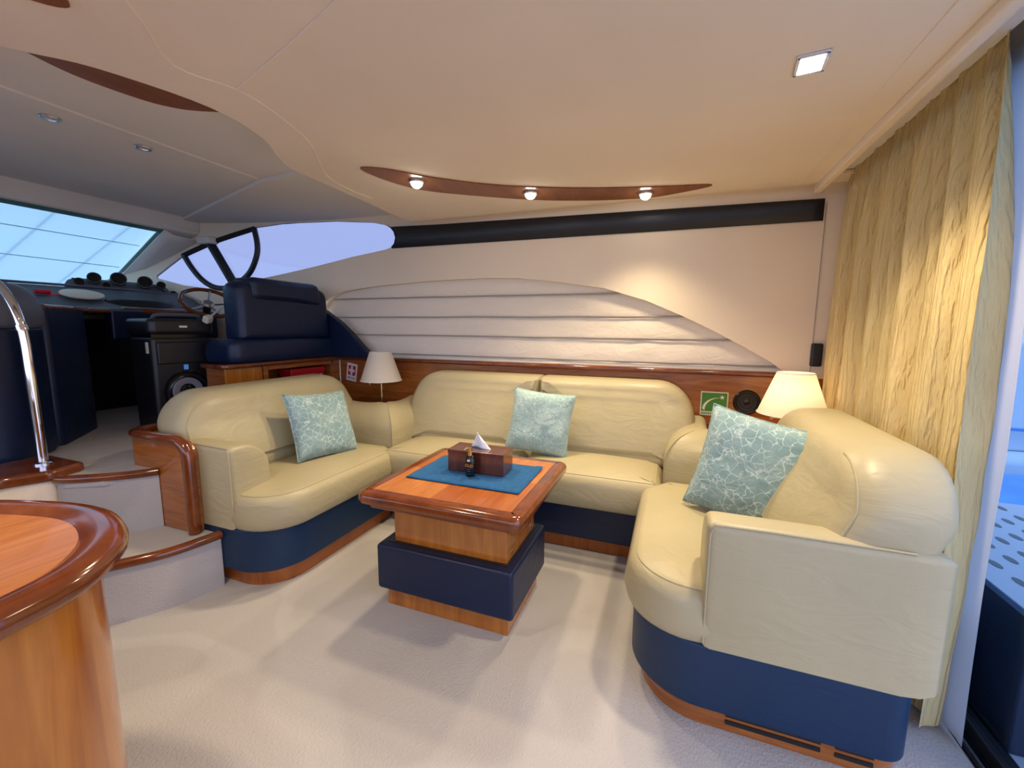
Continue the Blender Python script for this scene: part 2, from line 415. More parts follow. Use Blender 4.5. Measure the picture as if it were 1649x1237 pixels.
# lower wood panelling and rail along the port side
struct('trim_2', box(-3.04, .95, 3.25, 3.285, 0, 1.085), 'cherry', 'cherry wood panelling behind the long sofa', smooth=False)
rail = rpoly([(3.285, 1.085, 0), (3.285, 1.12, 0), (3.20, 1.12, .015), (3.20, 1.085, .015)])
struct('trim_3', prism(rail, -3.04, .86, 'x'), 'trimw', 'glossy rail capping the wood panelling', ang=50)

# floors
struct('floor', box(-3.3, 1.0, -1.75, 3.34, -.06, 0), 'carpet', 'cream ribbed carpet of the saloon', smooth=False)
plat = [(-2.62, 1.46), (-2.62, 3.3), (-6.2, 3.3), (-6.2, -1.7), (-3.1, -1.7), (-3.1, 1.1), (-2.87, 1.13), (-2.73, 1.22), (-2.64, 1.36)]
struct('floor_helm', prism(plat, ZP - .05, ZP), 'carpet', 'raised carpeted helm platform', smooth=False)
struct('floor_cockpit', box(1.03, 4.2, -2.5, 3.4, -.08, -.02), 'deck', 'pale cockpit deck outside the door', smooth=False)

# saloon ceiling with its curved forward edge
E_ = catmull([(-2.62, -1.7), (-2.45, -.6), (-2.2, .45), (-2.04, .79), (-1.90, .97), (-1.80, 1.28), (-1.85, 1.55), (-1.97, 1.73), (-2.05, 1.90), (-2.06, 2.10), (-2.08, 2.5), (-2.11, 2.96), (-2.10, 3.13)], 5)
cpoly = [(.765, 3.13), (.765, -1.7)] + E_
cl = struct('ceiling', J(prism(cpoly, ZC, ZC + .03)), 'liner', 'beige headliner over the saloon', bevel=.012, ang=50)
fas = J(*[([(E_[i][0], E_[i][1], ZC + .02), (E_[i + 1][0], E_[i + 1][1], ZC + .02), (E_[i + 1][0] - .015, E_[i + 1][1], 2.5), (E_[i][0] - .015, E_[i][1], 2.5)], [(0, 1, 2, 3)]) for i in range(len(E_) - 1)])
mk('fascia', fas, 'liner', cl, solid=.01)
mk('side_strip', J(box(-2.12, .95, 3.10, 3.31, 2.305, 2.32)), 'liner', cl, smooth=False)
for pts in ([(-1.25, .45), (-1.43, .81), (-1.62, 1.04), (-1.56, 1.22), (-1.58, 1.4), (-1.67, 1.66), (-1.84, 1.9), (-1.94, 2.06), (-1.985, 2.3), (-1.97, 2.48)], [(-1.56, 1.22), (-1.2, 1.11), (-.9, 1.01), (-.3, .83)], [(.66, -1.6), (.66, 0), (.66, 3.12)]):
    mk('seam_piping', tube([(x, y, ZC - .001) for x, y in (catmull(pts, 4) if len(pts) > 4 else pts)], .0035, 6), 'liner', cl)
# roof slab and forward ceiling
struct('ceiling_roof', box(-4.55, 1.15, -1.8, 3.4, 2.47, 2.56), 'white', 'outer roof skin', smooth=False)
fp = [(-2.0, -1.7), (-2.0, 2.25), (-2.68, 2.27), (-4.40, 2.80), (-4.40, -1.7)]
fc = struct('ceiling_helm', J(prism([(-1.7, -1.7), (-1.7, 2.2), (-2.74, 2.27), (-4.38, 2.78), (-4.38, -1.7)], 2.415, 2.44)), 'linerfwd', 'grey beige ceiling over the helm', smooth=False)
sof = [(-1.95, 2.20), (-2.74, 2.27), (-4.38, 2.78), (-4.48, 2.86), (-4.48, 3.05), (-3.6, 3.25), (-2.4, 3.32), (-1.95, 3.32)]
mk('side_soffit', prism(sof, 2.393, 2.43), 'linerfwd', fc, bevel=.008)
mk('cross_bead', box(-2.76, -2.745, -1.7, 2.28, 2.407, 2.416), 'linerfwd', fc, smooth=False)
mk('windshield_header', prism([(-4.36, 2.43), (-4.39, 2.40), (-4.42, 2.285), (-4.50, 2.25), (-4.52, 2.47)], -1.7, 3.0, 'y'), 'linerfwd', fc, bevel=.01)
# eyelets
for x, y in ((-2.93, 1.28), (-2.90, 1.66)):
    e = mk('eyelet_downlight', xf(lathe([(.0, -.004), (.022, -.004), (.024, -.012), (.036, -.012), (.042, -.004), (.042, 0)], 20, cap=False), (x, y, 2.415)), 'brushed')
    tag(e, 'small metal eyelet in the helm ceiling, ' + ('nearer the wooden inlay' if y < 1.5 else 'nearer the side window'), 'ceiling light', 'helm ceiling eyelets')
# windshield and pillar
wsp = [(-4.44, -1.6, 2.275), (-4.44, 2.64, 2.275), (-5.62, 2.64, 1.65), (-5.62, -1.6, 1.65)]
struct('window_2', (wsp, [(0, 1, 2, 3)]), 'glassws', 'raked windshield above the dashboard', smooth=False)
V, F = [], []
for i in range(15):
    x = -4.40 - i * .09; z = zws(x) - .02
    V += [(x, 2.62, z + .0), (x, 2.70, z - .035), (x, yw(x) - .0, z - .05), (x, yw(x) + .05, z + .04), (x, 2.62, z + .05)]
for i in range(14):
    for k in range(4): F.append((i * 5 + k, i * 5 + 5 + k, i * 5 + 6 + k, i * 5 + 1 + k))
struct('trim_4', (V, F), 'linerfwd', 'padded pillar between the windshield and the side window', solid=.01)
struct('wall_forward', J(box(-6.2, -5.6, -1.7, 3.0, 0, 1.66)), 'grey', 'dark bulkhead under the windshield', smooth=False)
cv = thing('windshield_cover', 'white mesh sun cover stretched over the outside of the windshield', 'cover', (-5.1, 1, 1.9))
off = Vector((-.53 * .08, 0, .08))
mk('cover_sheet', ([tuple(Vector(p) + off) for p in ((-4.53, -1.7, 2.232), (-4.53, 2.70, 2.232), (-5.75, 2.70, 1.585), (-5.75, -1.7, 1.585))], [(0, 1, 2, 3)]), 'cover', cv, smooth=False)
for yy in (.6, 1.25, 1.9, 2.4): mk('seam', tube([tuple(Vector((-4.44, yy + .1, 2.28)) + off * 1.12), tuple(Vector((-5.7, yy - .1, 1.61)) + off * 1.12)], .005, 6), 'coverseam', cv)
for xx in (-4.75, -5.1): mk('seam', tube([tuple(Vector((xx, -1.6, zws(xx) - .01)) + off * 1.12), tuple(Vector((xx - .05, 2.65, zws(xx - .05) - .01)) + off * 1.12)], .005, 6), 'coverseam', cv)

# starboard side and aft structure (behind and beside the camera)
sw = [(-6.2, 1.0, 0, .95), (-6.2, 1.0, 2.25, 2.5), (-6.2, -4.9, .95, 2.25), (-2.5, -2.4, .95, 2.25), (.85, 1.0, .95, 2.25)]
struct('wall_starboard', J(*[box(a, b, -1.78, -1.72, c, d) for a, b, c, d in sw]), 'wall', 'cream starboard wall with long windows', smooth=False)
struct('wall_aft', J(box(1.0, 1.1, 2.95, 3.4, 0, 2.5), box(.99, 1.1, -1.78, 3.4, 2.24, 2.5), box(1.0, 1.1, -1.78, -1.45, 0, 2.5)), 'wall', 'aft bulkhead round the sliding door', smooth=False)
struct('trim_5', J(box(.76, .80, -1.7, 3.22, 2.235, 2.29), box(.80, .82, -1.7, 3.22, 2.25, 2.30)), 'liner', 'pelmet moulding in front of the curtain track', bevel=.008)
dr = struct('door_1', ([(1.055, 1.45, .03), (1.055, 2.95, .03), (1.055, 2.95, 2.24), (1.055, 1.45, 2.24)], [(0, 1, 2, 3)]), 'glassdoor', 'sliding glass door to the cockpit', smooth=False)
mk('door_frame', J(box(1.035, 1.075, 1.42, 1.45, .03, 2.24), box(1.035, 1.075, 1.45, 2.95, .0, .05)), 'black', dr, bevel=.004)
tr = struct('trim_6', box(.985, 1.12, -1.5, 2.95, -.03, .004), 'gloss', 'dark sliding door track', smooth=False)
for xx in (1.0, 1.04, 1.085): mk('track_rail', box(xx, xx + .006, -1.5, 2.95, .004, .014), 'brushed', tr, smooth=False)

# ================================================================== CEILING LIGHTS AND INLAYS
leaf = catmull([(-1.66, 2.00), (-1.645, 2.19), (-1.55, 2.41), (-1.35, 2.59), (-.95, 2.85), (-.58, 3.00), (-.22, 3.07), (.01, 3.02), (.17, 2.94), (-.06, 2.88), (-.35, 2.81), (-.72, 2.68), (-1.07, 2.50), (-1.36, 2.26), (-1.53, 2.06)], 5, closed=True)
def leaf_panel(name, poly, z, label):
    o = mk(name, prism(poly, z - .008, z + .002), 'inlay', smooth=False); return tag(o, label, 'ceiling inlay', 'ceiling wood inlays')
leaf_panel('wooden_ceiling_inlay', leaf, ZC, 'long curved wooden leaf inlay carrying three lit downlights')
leaf2 = catmull([(-2.22, .62), (-2.30, .92), (-2.335, 1.10), (-2.31, 1.27), (-2.26, 1.39), (-2.16, 1.48), (-1.98, 1.53), (-1.98, 1.3), (-2.05, 1.0), (-2.14, .75)], 5, closed=True)
leaf_panel('wooden_ceiling_inlay', leaf2, 2.415, 'dark wooden leaf inlay tucked under the ceiling edge by the helm')
leaf3 = catmull([(-1.66, .0), (-1.70, .30), (-1.70, .55), (-1.655, .72), (-1.58, .76), (-1.56, .60), (-1.57, .30), (-1.60, .1)], 5, closed=True)
leaf_panel('wooden_ceiling_inlay', leaf3, ZC, 'wooden inlay tip at the top left corner of the saloon ceiling')
def spot(x, y, z, name, W=LAMP_W):
    l = bpy.data.lights.new(name, 'SPOT'); l.energy = W; l.color = LAMP_C; l.spot_size = R(128); l.spot_blend = 1; l.shadow_soft_size = .06
    o = bpy.data.objects.new(name, l); COL.objects.link(o); o.location = (x, y, z - .10); return o
def downlight(x, y, label, z=ZC, W=LAMP_W, tilt=-15):      # gimballed inboard
    t = thing('downlight', label, 'ceiling light', (x, y, z), 'saloon downlights')
    mk('bezel', xf(lathe([(.034, -.004), (.034, -.016), (.042, -.018), (.048, -.010), (.048, 0)], 28, cap=False), (x, y, z - .004)), 'brushed', t)
    mk('lens', xf(lathe([(.0, -.046), (.014, -.044), (.026, -.036), (.033, -.024), (.034, -.014)], 28, cap=False), (x, y, z - .004)), 'lampglow', t)
    s = spot(x, y, z, 'lamp_light', W); s.location = (0, 0, -.10); s.rotation_euler = (R(tilt), 0, 0); s.parent = t
for x, y, l in ((-1.475, 2.27, 'lit round downlight in the curved inlay, nearest the helm'), (-.905, 2.70, 'lit round downlight in the middle of the curved inlay'), (-.215, 2.955, 'lit round downlight in the curved inlay, nearest the curtain')):
    downlight(x, y, l)
downlight(-1.635, .42, 'added unseen downlight in the inlay above the near rounded cabinet', tilt=0)  # extra lamp added out of frame to warm the near cabinet top
def rectlight(x, y, label, W=LAMP_W * 1.2):
    t = thing('square_ceiling_light', label, 'ceiling light', (x, y, ZC), 'square saloon ceiling lights')
    mk('frame', xf(J(box(-.045, .045, -.06, -.048, -.008, 0), box(-.045, .045, .048, .06, -.008, 0), box(-.045, -.034, -.06, .06, -.008, 0), box(.034, .045, -.06, .06, -.008, 0)), (x, y, ZC), (0, 0, -.1)), 'white', t, bevel=.002)
    mk('diffuser', xf(box(-.034, .034, -.048, .048, -.006, 0), (x, y, ZC), (0, 0, -.1)), 'lampglow', t, bevel=.002)
    s = spot(x, y, ZC, 'lamp_light', W); s.location = (0, 0, -.10); s.parent = t
rectlight(.375, 1.76, 'bright square ceiling light above the right hand sofa')

# ================================================================== ROMAN BLIND
bl = thing('roman_blind', 'pleated cream roman blind filling the arched side window', 'blind', (-1.2, 3.33, 1.1))
levels = [1.095, 1.15, 1.325, 1.49, 1.665, 1.85]
for i in range(5):
    z0, z1 = levels[i], levels[i + 1]; V, F = [], []
    X = [-3.26 + .03 * k for k in range(133)]; nz = 8; cols = []
    for x in X:
        top = min(z1, ar(x) + .03)
        lo = z0
        if x > .72 or x < -3.235 or top - lo < .012: continue
        if x < -3.12 and top < 1.5: continue
        cols.append((x, lo, top))
    for x, lo, top in cols:
        for k in range(nz + 1):
            t = k / nz; z = lo + (top - lo) * t
            d = .010 * sin(pi * min(1, (z - z0) / (z1 - z0))) ** .7 + .005 * noise.noise((x * 6, z * 9, i * 3.0))
            V.append((x, 3.355 - d - .012 * (1 - (z - z0) / (z1 - z0)), z + .004 * noise.noise((x * 2.2, i, 0))))
    n = nz + 1
    for a in range(len(cols) - 1):
        for k in range(nz): F.append((a * n + k, (a + 1) * n + k, (a + 1) * n + k + 1, a * n + k + 1))
    mk('blind_fold', (V, F), 'blind', bl, ang=80)
    if i > 0:
        xa, xb = cols[0][0], cols[-1][0]
        mk('blind_rod', tube([(xa + (xb - xa) * k / 30, 3.333 + .003 * noise.noise((k * .7, i, 2)), z0 + .002 + .004 * noise.noise((xa + (xb - xa) * k / 30) * 2.2 and ((xa + (xb - xa) * k / 30) * 2.2, i, 0))) for k in range(31)], .0065, 6), 'seam', bl)
struct('trim_7', box(-3.24, .75, 3.385, 3.40, 1.05, 1.88), 'wall', 'window backing behind the blind', smooth=False)
hs = tag(mk('handset_holder', J(box(.842, .905, 3.245, 3.284, 1.165, 1.315)), 'black', bevel=.01), 'small black box on the wall beside the curtain', 'wall fitting')

# ================================================================== SOFAS
XC = -.98
def seat_with_piping(poly, z0, z1, rr, t):
    v, f = pad(poly, z0, z1, rr, .025, .02, .012); n = len(poly)
    c = mk('seat_cushion', (v, f), 'cream', t, ang=60)
    mk('seam_piping', tube([v[8 * n + k] for k in range(n)], .0028, 6, closed=True), 'cream', c)
def side_sofa(s, label):
    yf = 2.66 if s > 0 else 2.82      # far end of the back bolster
    X = lambda u: XC + s * u
    def P(poly): return [(X(u), y) for u, y in poly]
    t = thing('sofa', label, 'sofa', (X(1.3), 2.0, 0), 'cream leather sofas round the table')
    nose = lambda u0, y0, r: rpoly([(u0, y0, r), (1.72, y0, .08), (1.72, 2.485, 0), (u0, 2.485, 0)], 12)
    mk('plinth', prism(P(nose(.925, 1.495, .22)), 0, .10), 'cherry_d' if s < 0 else 'cherry', t, bevel=.004, ang=50)
    mk('base', prism(P(nose(.885, 1.452, .25)), .095, .335), 'navy2', t, bevel=.012, ang=50)
    # seat cushion: wraps in front of the arm with a round nose
    seat = densify(rpoly([(.855, 1.455, .24), (1.12, 1.457, 0), (1.24, 1.48, .01), (1.50, 1.62, .02), (1.50, 2.58, .03), (.985, 2.58, .03), (.855, 2.415, .08)], 10), .05)
    seat_with_piping(P(seat), .325, .52, .07, t)
    # near arm: rounded on its inner top edge
    prof = rpoly([(1.45, .33, .0), (1.685, .33, .0), (1.685, .775, .16), (1.45, .775, .03)], 10)
    ar_ = [(X(1.12 + .0), 0)]
    V, F = [], []; n = len(prof)
    us = [(1.12, .022), (1.124, .010), (1.134, .003), (1.15, 0), (1.3, 0), (1.5, 0), (1.66, 0), (1.71, .004), (1.745, .014), (1.76, .026)]
    for u, ins in us:
        for y, z in inset_poly(prof, ins): V.append((X(u), y, z))
    for i in range(len(us) - 1):
        for k in range(n): F.append((i * n + k, i * n + (k + 1) % n, (i + 1) * n + (k + 1) % n, (i + 1) * n + k))
    F += [tuple(range(n)), tuple(range((len(us) - 1) * n, len(us) * n))]
    am = mk('arm', (V, F), 'cream', t, ang=60)
    # stitched seam along the arm's outer edge
    mk('seam_piping', tube([(X(1.128), 1.452, .345), (X(1.128), 1.452, .735), (X(1.140), 1.456, .768), (X(1.3), 1.458, .771), (X(1.66), 1.458, .771)], .0035, 6), 'cream', am)
    # far arm, mitred into the long sofa's arm
    fpz = rpoly([(0, .30, 0), (.26, .30, 0), (.26, .80, .05), (0, .80, .19)], 10)
    V, F = [], []; n = len(fpz)
    for k in range(9):
        for d, z in fpz:
            u0 = .965 + d; u1 = 1.62; tt = k / 8; e = .012 * (1 - tt * 8) if k < 1 else 0
            V.append((X(u0 + (u1 - u0) * tt), 2.585 + d + e, z - e - .02 * sin(pi * tt)))
    for i in range(8):
        for k in range(n): F.append((i * n + k, i * n + (k + 1) % n, (i + 1) * n + (k + 1) % n, (i + 1) * n + k))
    F += [tuple(range(n)), tuple(range(8 * n, 9 * n))]
    mk('arm', (V, F), 'cream', t, ang=60)
    # back bolster: D-shaped, leaning, with rounded ends
    outl = densify(rpoly([(1.47, .50, .02), (yf, .50, .02), (yf, 1.02, .25), (1.47, 1.02, .23)], 10), .05)   # (y, z)
    prof = [(.05, 1.775), (.012, 1.755), (0, 1.73), (-.005, 1.68), (0, 1.60)]
    for k in range(1, 7):
        a = pi / 2 * k / 6; prof.append((.11 * (1 - cos(a)), 1.60 - .10 * sin(a)))
    v, f = rings(outl, prof, -.03)
    v = [(X(u - .16 * max(0, (.85 - z)) / .35 + (.02 * (z - .85) / .2 if z > .85 else 0)), y, z) for y, z, u in v]
    v = [(x, y, z) for x, y, z in v]
    bk = mk('back_cushion', (v, f), 'cream', t, ang=70)
    no = len(outl); ks = [k for k in range(no) if outl[k][0] < 1.74 and outl[k][1] > .68]
    mk('seam_piping', tube([v[7 * no + k] for k in ks], .004, 6), 'cream', bk)
    return t
side_sofa(1, 'cream leather sofa on the right, in front of the curtain')
side_sofa(-1, 'cream leather sofa on the left, beside the carpeted steps')
# vent slots in the right sofa's plinth
rs = [o for o in bpy.data.objects if o.name == 'sofa'][0]
pl = [c for c in rs.children if c.name.startswith('plinth')][0]
for a, b in ((.24, .52), (.56, .66)): mk('vent_slot', J(box(a, b, 1.490, 1.499, .060, .075), box(a, b, 1.490, 1.499, .032, .046)), 'black', pl, smooth=False)

t = thing('sofa', 'long cream leather sofa under the arched blind', 'sofa', (XC, 2.8, 0), 'cream leather sofas round the table')
mk('plinth', box(-1.92, -.04, 2.535, 3.2, 0, .10), 'cherry_d', t, bevel=.004)
mk('base', box(-1.93, -.03, 2.49, 3.2, .095, .325), 'navy', t, bevel=.01)
for a, b in ((-1.945, -.925), (-.925, -.015)):
    seat_with_piping(densify(rpoly([(a, 2.43, .05), (b, 2.43, .05), (b, 3.0, .02), (a, 3.0, .02)], 5), .06), .315, .525, .075, t)
for a, b, ra, rb in ((-2.05, -.932, .25, .03), (-.932, .16, .03, .25)):
    outl = densify(rpoly([(a, .48, .03), (b, .48, .03), (b, 1.035, rb), (a, 1.035, ra)], 10), .05)    # (x, z)
    prof = [(.03, 3.21), (.0, 3.19), (-.004, 3.12), (0, 3.05)]
    for k in range(1, 7):
        an = pi / 2 * k / 6; prof.append((.085 * (1 - cos(an)), 3.05 - .085 * sin(an)))
    v, f = rings(outl, prof, -.035)
    v = [(x, min(3.24, y - .16 * max(0, (.9 - z)) / .4 + .03), z) for x, z, y in v]
    mk('back_cushion', (v, f), 'cream', t, ang=70)
for s in (-1, 1):
    fpz = rpoly([(0, .30, 0), (.26, .30, 0), (.26, .80, .05), (0, .80, .19)], 10)
    V, F = [], []; n = len(fpz)
    for k in range(9):
        for d, z in fpz:
            y0 = 2.585 + d; y1 = 3.18; tt = k / 8; e = .012 if k < 1 else 0
            V.append((XC + s * (.965 + d + e * 0), y0 + (y1 - y0) * tt, z - e - .02 * sin(pi * tt)))
    for i in range(8):
        for k in range(n): F.append((i * n + k, i * n + (k + 1) % n, (i + 1) * n + (k + 1) % n, (i + 1) * n + k))
    F += [tuple(range(n)), tuple(range(8 * n, 9 * n))]
    mk('arm', (V, F), 'cream', t, ang=60)
# corner shelves behind the sofas
for s, l in ((-1, 'dark wooden corner shelf behind the left and long sofas'), (1, 'wooden corner shelf behind the right and long sofas')):
    a, b = sorted((XC + s * 1.235, XC + s * 1.80))
    q = thing('corner_shelf', l, 'shelf', ((a + b) / 2, 3.05, 0), 'corner shelves')
    mk('shelf_top', box(a, b, 2.86, 3.248, .70, .735), 'trimw', q, bevel=.008)
    mk('shelf_body', box(a, b, 2.88, 3.248, 0, .70), 'cherry', q, smooth=False)

# ================================================================== THROW CUSHIONS
def pillow(label, m, c, size, thick, rot, seedv):
    n = 28; V, F = [], []
    for side in (1, -1):
        for j in range(n + 1):
            for i in range(n + 1):
                u, v = -1 + 2 * i / n, -1 + 2 * j / n
                edge = max(0, (1 - u ** 4) * (1 - v ** 4))
                h = thick * edge ** .55 * (1 + .16 * noise.noise((u * 1.7 + seedv, v * 1.7, 3)) + .05 * noise.noise((u * 5, v * 5 + seedv, 1)))
                pin = 1 - .07 * (1 - v * v) * (abs(u)) ** 2
                pin2 = 1 - .07 * (1 - u * u) * (abs(v)) ** 2
                V.append((size / 2 * u * pin, side * h * (1 if edge > 0 else 0), size / 2 * v * pin2))
    q = (n + 1) ** 2
    for sd in (0, 1):
        for j in range(n):
            for i in range(n):
                a = sd * q + j * (n + 1) + i; F.append((a, a + 1, a + n + 2, a + n + 1))
    mt = Matrix.Translation(c) @ Matrix.Rotation(rot[2], 4, 'Z') @ Matrix.Rotation(rot[0], 4, 'X') @ Matrix.Rotation(rot[1], 4, 'Y')
    th = thing('throw_cushion', label, 'cushion', c, 'aqua throw cushions')
    th.rotation_euler = (0, 0, 0)
    cs = mk('cushion_cover', (V, F), m, None, ang=80)
    cs.parent = th; cs.matrix_local = Matrix.Rotation(rot[2], 4, 'Z') @ Matrix.Rotation(rot[0], 4, 'X') @ Matrix.Rotation(rot[1], 4, 'Y')
    rim = []
    for k in range(4):
        for i in range(n):
            u = -1 + 2 * i / n; u_, v_ = [(u, -1), (1, u), (-u, 1), (-1, -u)][k]
            rim.append((size / 2 * u_ * (1 - .07 * (1 - v_ * v_) * u_ * u_), 0, size / 2 * v_ * (1 - .07 * (1 - u_ * u_) * v_ * v_)))
    pp = mk('edge_piping', tube(rim, .0035, 6, closed=True), m, None); pp.parent = th; pp.matrix_local = Matrix.Rotation(rot[2], 4, 'Z') @ Matrix.Rotation(rot[0], 4, 'X') @ Matrix.Rotation(rot[1], 4, 'Y')
    return th
pillow('aqua cushion with white lace lines on the left sofa', 'cushA', (-2.20, 2.17, .745), .45, .075, (R(-24), R(4), R(80)), 1)
pillow('pale aqua crushed velvet cushion in the middle of the long sofa', 'cushB', (-.83, 2.74, .755), .44, .07, (R(-17), R(5), R(4)), 5)
pillow('aqua cushion with broken white lines leaning on the right sofa', 'cushA', (.37, 2.10, .765), .50, .075, (R(-14), R(9), R(-22)), 9)

# ================================================================== TABLE
t = thing('coffee_table', 'square cherry wood table on a navy padded pedestal', 'table', (-.96, 1.86, 0))
mk('plinth', box(-1.29, -.635, 1.645, 2.08, 0, .115), 'cherry_v', t, bevel=.003)
mk('padded_block', box(-1.325, -.60, 1.605, 2.12, .10, .335), 'navy', t, bevel=.018)
mk('block_well', box(-1.285, -.64, 1.65, 2.08, .332, .338), 'black', t, smooth=False)
mk('pedestal', box(-1.255, -.65, 1.665, 2.065, .335, .545), 'cherry_v', t, bevel=.006)
mk('table_apron', prism(rpoly([(-1.345, 1.575, .03), (-.575, 1.575, .03), (-.575, 2.335, .03), (-1.345, 2.335, .03)]), .535, .575), 'trimw', t, bevel=.008, ang=50)
rimp = rpoly([(-1.385, 1.535, .05), (-.54, 1.535, .05), (-.54, 2.375, .05), (-1.385, 2.375, .05)], 8)
v, f = rings(rimp, [(.02, .562), (.004, .568), (0, .58), (0, .598), (.006, .612), (.018, .620), (.03, .622), (.062, .622), (.064, .616)])
mk('table_rim', (v, f), 'trimw', t, ang=50)
c0, c1, d0, d1 = -1.321, -.604, 1.599, 2.311
cm, dm = -1.005, 1.955
for (a, b, c, d, mm) in ((c0, cm, d0, dm, 'cherry_h'), (cm, c1, d0, dm, 'cherry_d'), (c0, cm, dm, d1, 'cherry_d'), (cm, c1, dm, d1, 'cherry_h')):
    mk('veneer_panel', box(a, b - .0006, c, d - .0006, .612, .6225), mm, t, smooth=False)
for x in (-1.2, -.64): mk('latch', box(-.652, -.645, 1.72 + (x + 1.2) * .5, 1.735 + (x + 1.2) * .5, .36, .372), 'brushed', t, smooth=False)
pm = []
nx, ny = 24, 16
V = [(-1.265 + .625 * i / nx, 1.785 + .405 * j / ny, .6255 + .002 * (1 + noise.noise((i * .4, j * .4, 0))) + (.006 if (i > 22 and j > 13) else 0)) for j in range(ny + 1) for i in range(nx + 1)]
F = [(j * (nx + 1) + i, j * (nx + 1) + i + 1, (j + 1) * (nx + 1) + i + 1, (j + 1) * (nx + 1) + i) for j in range(ny) for i in range(nx)]
tag(mk('placemat', (V, F), 'mat', solid=.003), 'bright blue woven placemat on the wooden table', 'placemat')
t = thing('tissue_box', 'dark wooden tissue box on the blue placemat', 'tissue box', (-.95, 2.03, .63))
bx_ = lambda x0, x1, y0, y1, z0, z1: xf(box(x0, x1, y0, y1, z0, z1), (-.95, 2.03, .632), (0, 0, R(2)))
mk('box_body', bx_(-.16, .16, -.075, .075, 0, .105), 'walnut', t, bevel=.004)
mk('box_lid', bx_(-.162, .162, -.077, .077, .100, .118), 'walnut', t, bevel=.004)
mk('slot', xf(lathe([(0, 0), (.05, 0), (.05, .001)], 24), (-.95, 2.03, .7495), (0, 0, 0), (1.3, .45, 1)), 'black', t)
V, F = [], []
for j in range(9):
    for i in range(9):
        u, v_ = i / 8, j / 8; wdt = .065 * (1 - v_) + .004
        V.append((-.955 + (u - .42) * 2 * wdt - .012 * v_, 2.03 + .014 * sin(u * 5 + 1) * (1 - v_ * .6) + .008 * noise.noise((u * 3, v_ * 3, 0)), .745 + .085 * v_ + .006 * sin(u * 4)))
for j in range(8):
    for i in range(8): F.append((j * 9 + i, j * 9 + i + 1, (j + 1) * 9 + i + 1, (j + 1) * 9 + i))
mk('tissue', (V, F), 'tissue', t, solid=.001, ang=80)
t = thing('lotion_bottle', 'dark lotion bottle with gold pump in front of the tissue box', 'bottle', (-.955, 1.915, .63))
L = (-.955, 1.915, .630)
mk('bottle_body', xf(lathe([(.0, 0), (.022, 0), (.026, .004), (.027, .06), (.026, .095), (.018, .108), (.012, .112), (0, .112)], 24), L, (0, 0, 0), (1, .72, 1)), 'gloss', t)
mk('pump_collar', xf(lathe([(0, .112), (.012, .112), (.012, .128), (.005, .130), (.005, .142), (0, .142)], 16), L), 'gold', t)
mk('pump_head', J(xf(lathe([(0, .140), (.009, .140), (.010, .152), (0, .154)], 16), L), tube([(L[0], L[1], L[2] + .148), (L[0] - .02, L[1] - .008, L[2] + .148), (L[0] - .028, L[1] - .011, L[2] + .140)], .004, 8)), 'gold', t)
text_mesh('OUD', .021, (L[0] + .003, L[1] - .0205, L[2] + .060), (R(90), 0, R(12) * 0), 'print', 'oud', t)
mk('print_badge', xf(lathe([(0, 0), (.009, 0), (.009, .001)], 20), (L[0], L[1] - .0195, L[2] + .088), (R(90), 0, 0), (1, .65, 1)), 'ivory', t)
mk('print_lines', J(box(L[0] - .012, L[0] + .012, L[1] - .0205, L[1] - .0195, L[2] + .042, L[2] + .0445), box(L[0] - .008, L[0] + .008, L[1] - .0205, L[1] - .0195, L[2] + .030, L[2] + .034), box(L[0] - .01, L[0] + .01, L[1] - .020, L[1] - .0185, L[2] + .017, L[2] + .0185)), 'grey', t, smooth=False)

# ================================================================== LAMPS
def lamp(c, label, lit, armdir, k=1.0):
    x, y, z = c                       # centre of the shade's lower rim
    t = thing('table_lamp', label, 'lamp', (x, y, .735), 'pleated lamps on the corner shelves')
    V, F = lathe([(.172 * k, 0), (.168 * k, .004), (.09 * k, .24), (.088 * k, .243)], 120, .012, cap=False)
    sh = mk('lamp_shade', xf((V, F), (x, y, z)), 'shade', t, ang=80)
    mk('shade_ring', xf(tube([(.09 * k * cos(a * pi / 16), .09 * k * sin(a * pi / 16), .243) for a in range(32)], .003, 6, closed=True), (x, y, z)), 'white', sh)
    mk('shade_ring', xf(tube([(.173 * k * cos(a * pi / 24), .173 * k * sin(a * pi / 24), 0) for a in range(48)], .003, 6, closed=True), (x, y, z)), 'white', sh)
    mk('post', tube([(x, y, .735), (x, y, z + .02)], .008, 10), 'chrome', t)
    mk('base', xf(lathe([(0, 0), (.045, 0), (.045, .008), (.012, .016), (0, .016)], 24), (x, y, .735)), 'chrome', t)
    ax, ay = armdir
    mk('swing_arm', J(tube([(x, y, z - .035), (x + ax, y + ay, z - .03)], .006, 8), tube([(x + ax, y + ay, z - .045), (x + ax, y + ay, z + .01)], .008, 8)), 'chrome', t)
    mk('bulb_holder', xf(lathe([(0, .01), (.015, .01), (.015, .07), (.01, .08), (0, .08)], 16), (x, y, z)), 'white', t)
    if lit:
        l = bpy.data.lights.new('bulb_light', 'POINT'); l.energy = 3; l.color = (1, .62, .32); l.shadow_soft_size = .03
        o = bpy.data.objects.new('bulb_light', l); COL.objects.link(o); o.parent = t; o.location = (0, 0, z + .10 - .735)
lamp((-2.335, 2.98, .945), 'white pleated shade lamp in the corner by the left sofa', False, (-.13, .01))
lamp((.68, 2.88, .908), 'glowing pleated shade lamp in front of the curtain', True, (-.10, .02), 1.06)

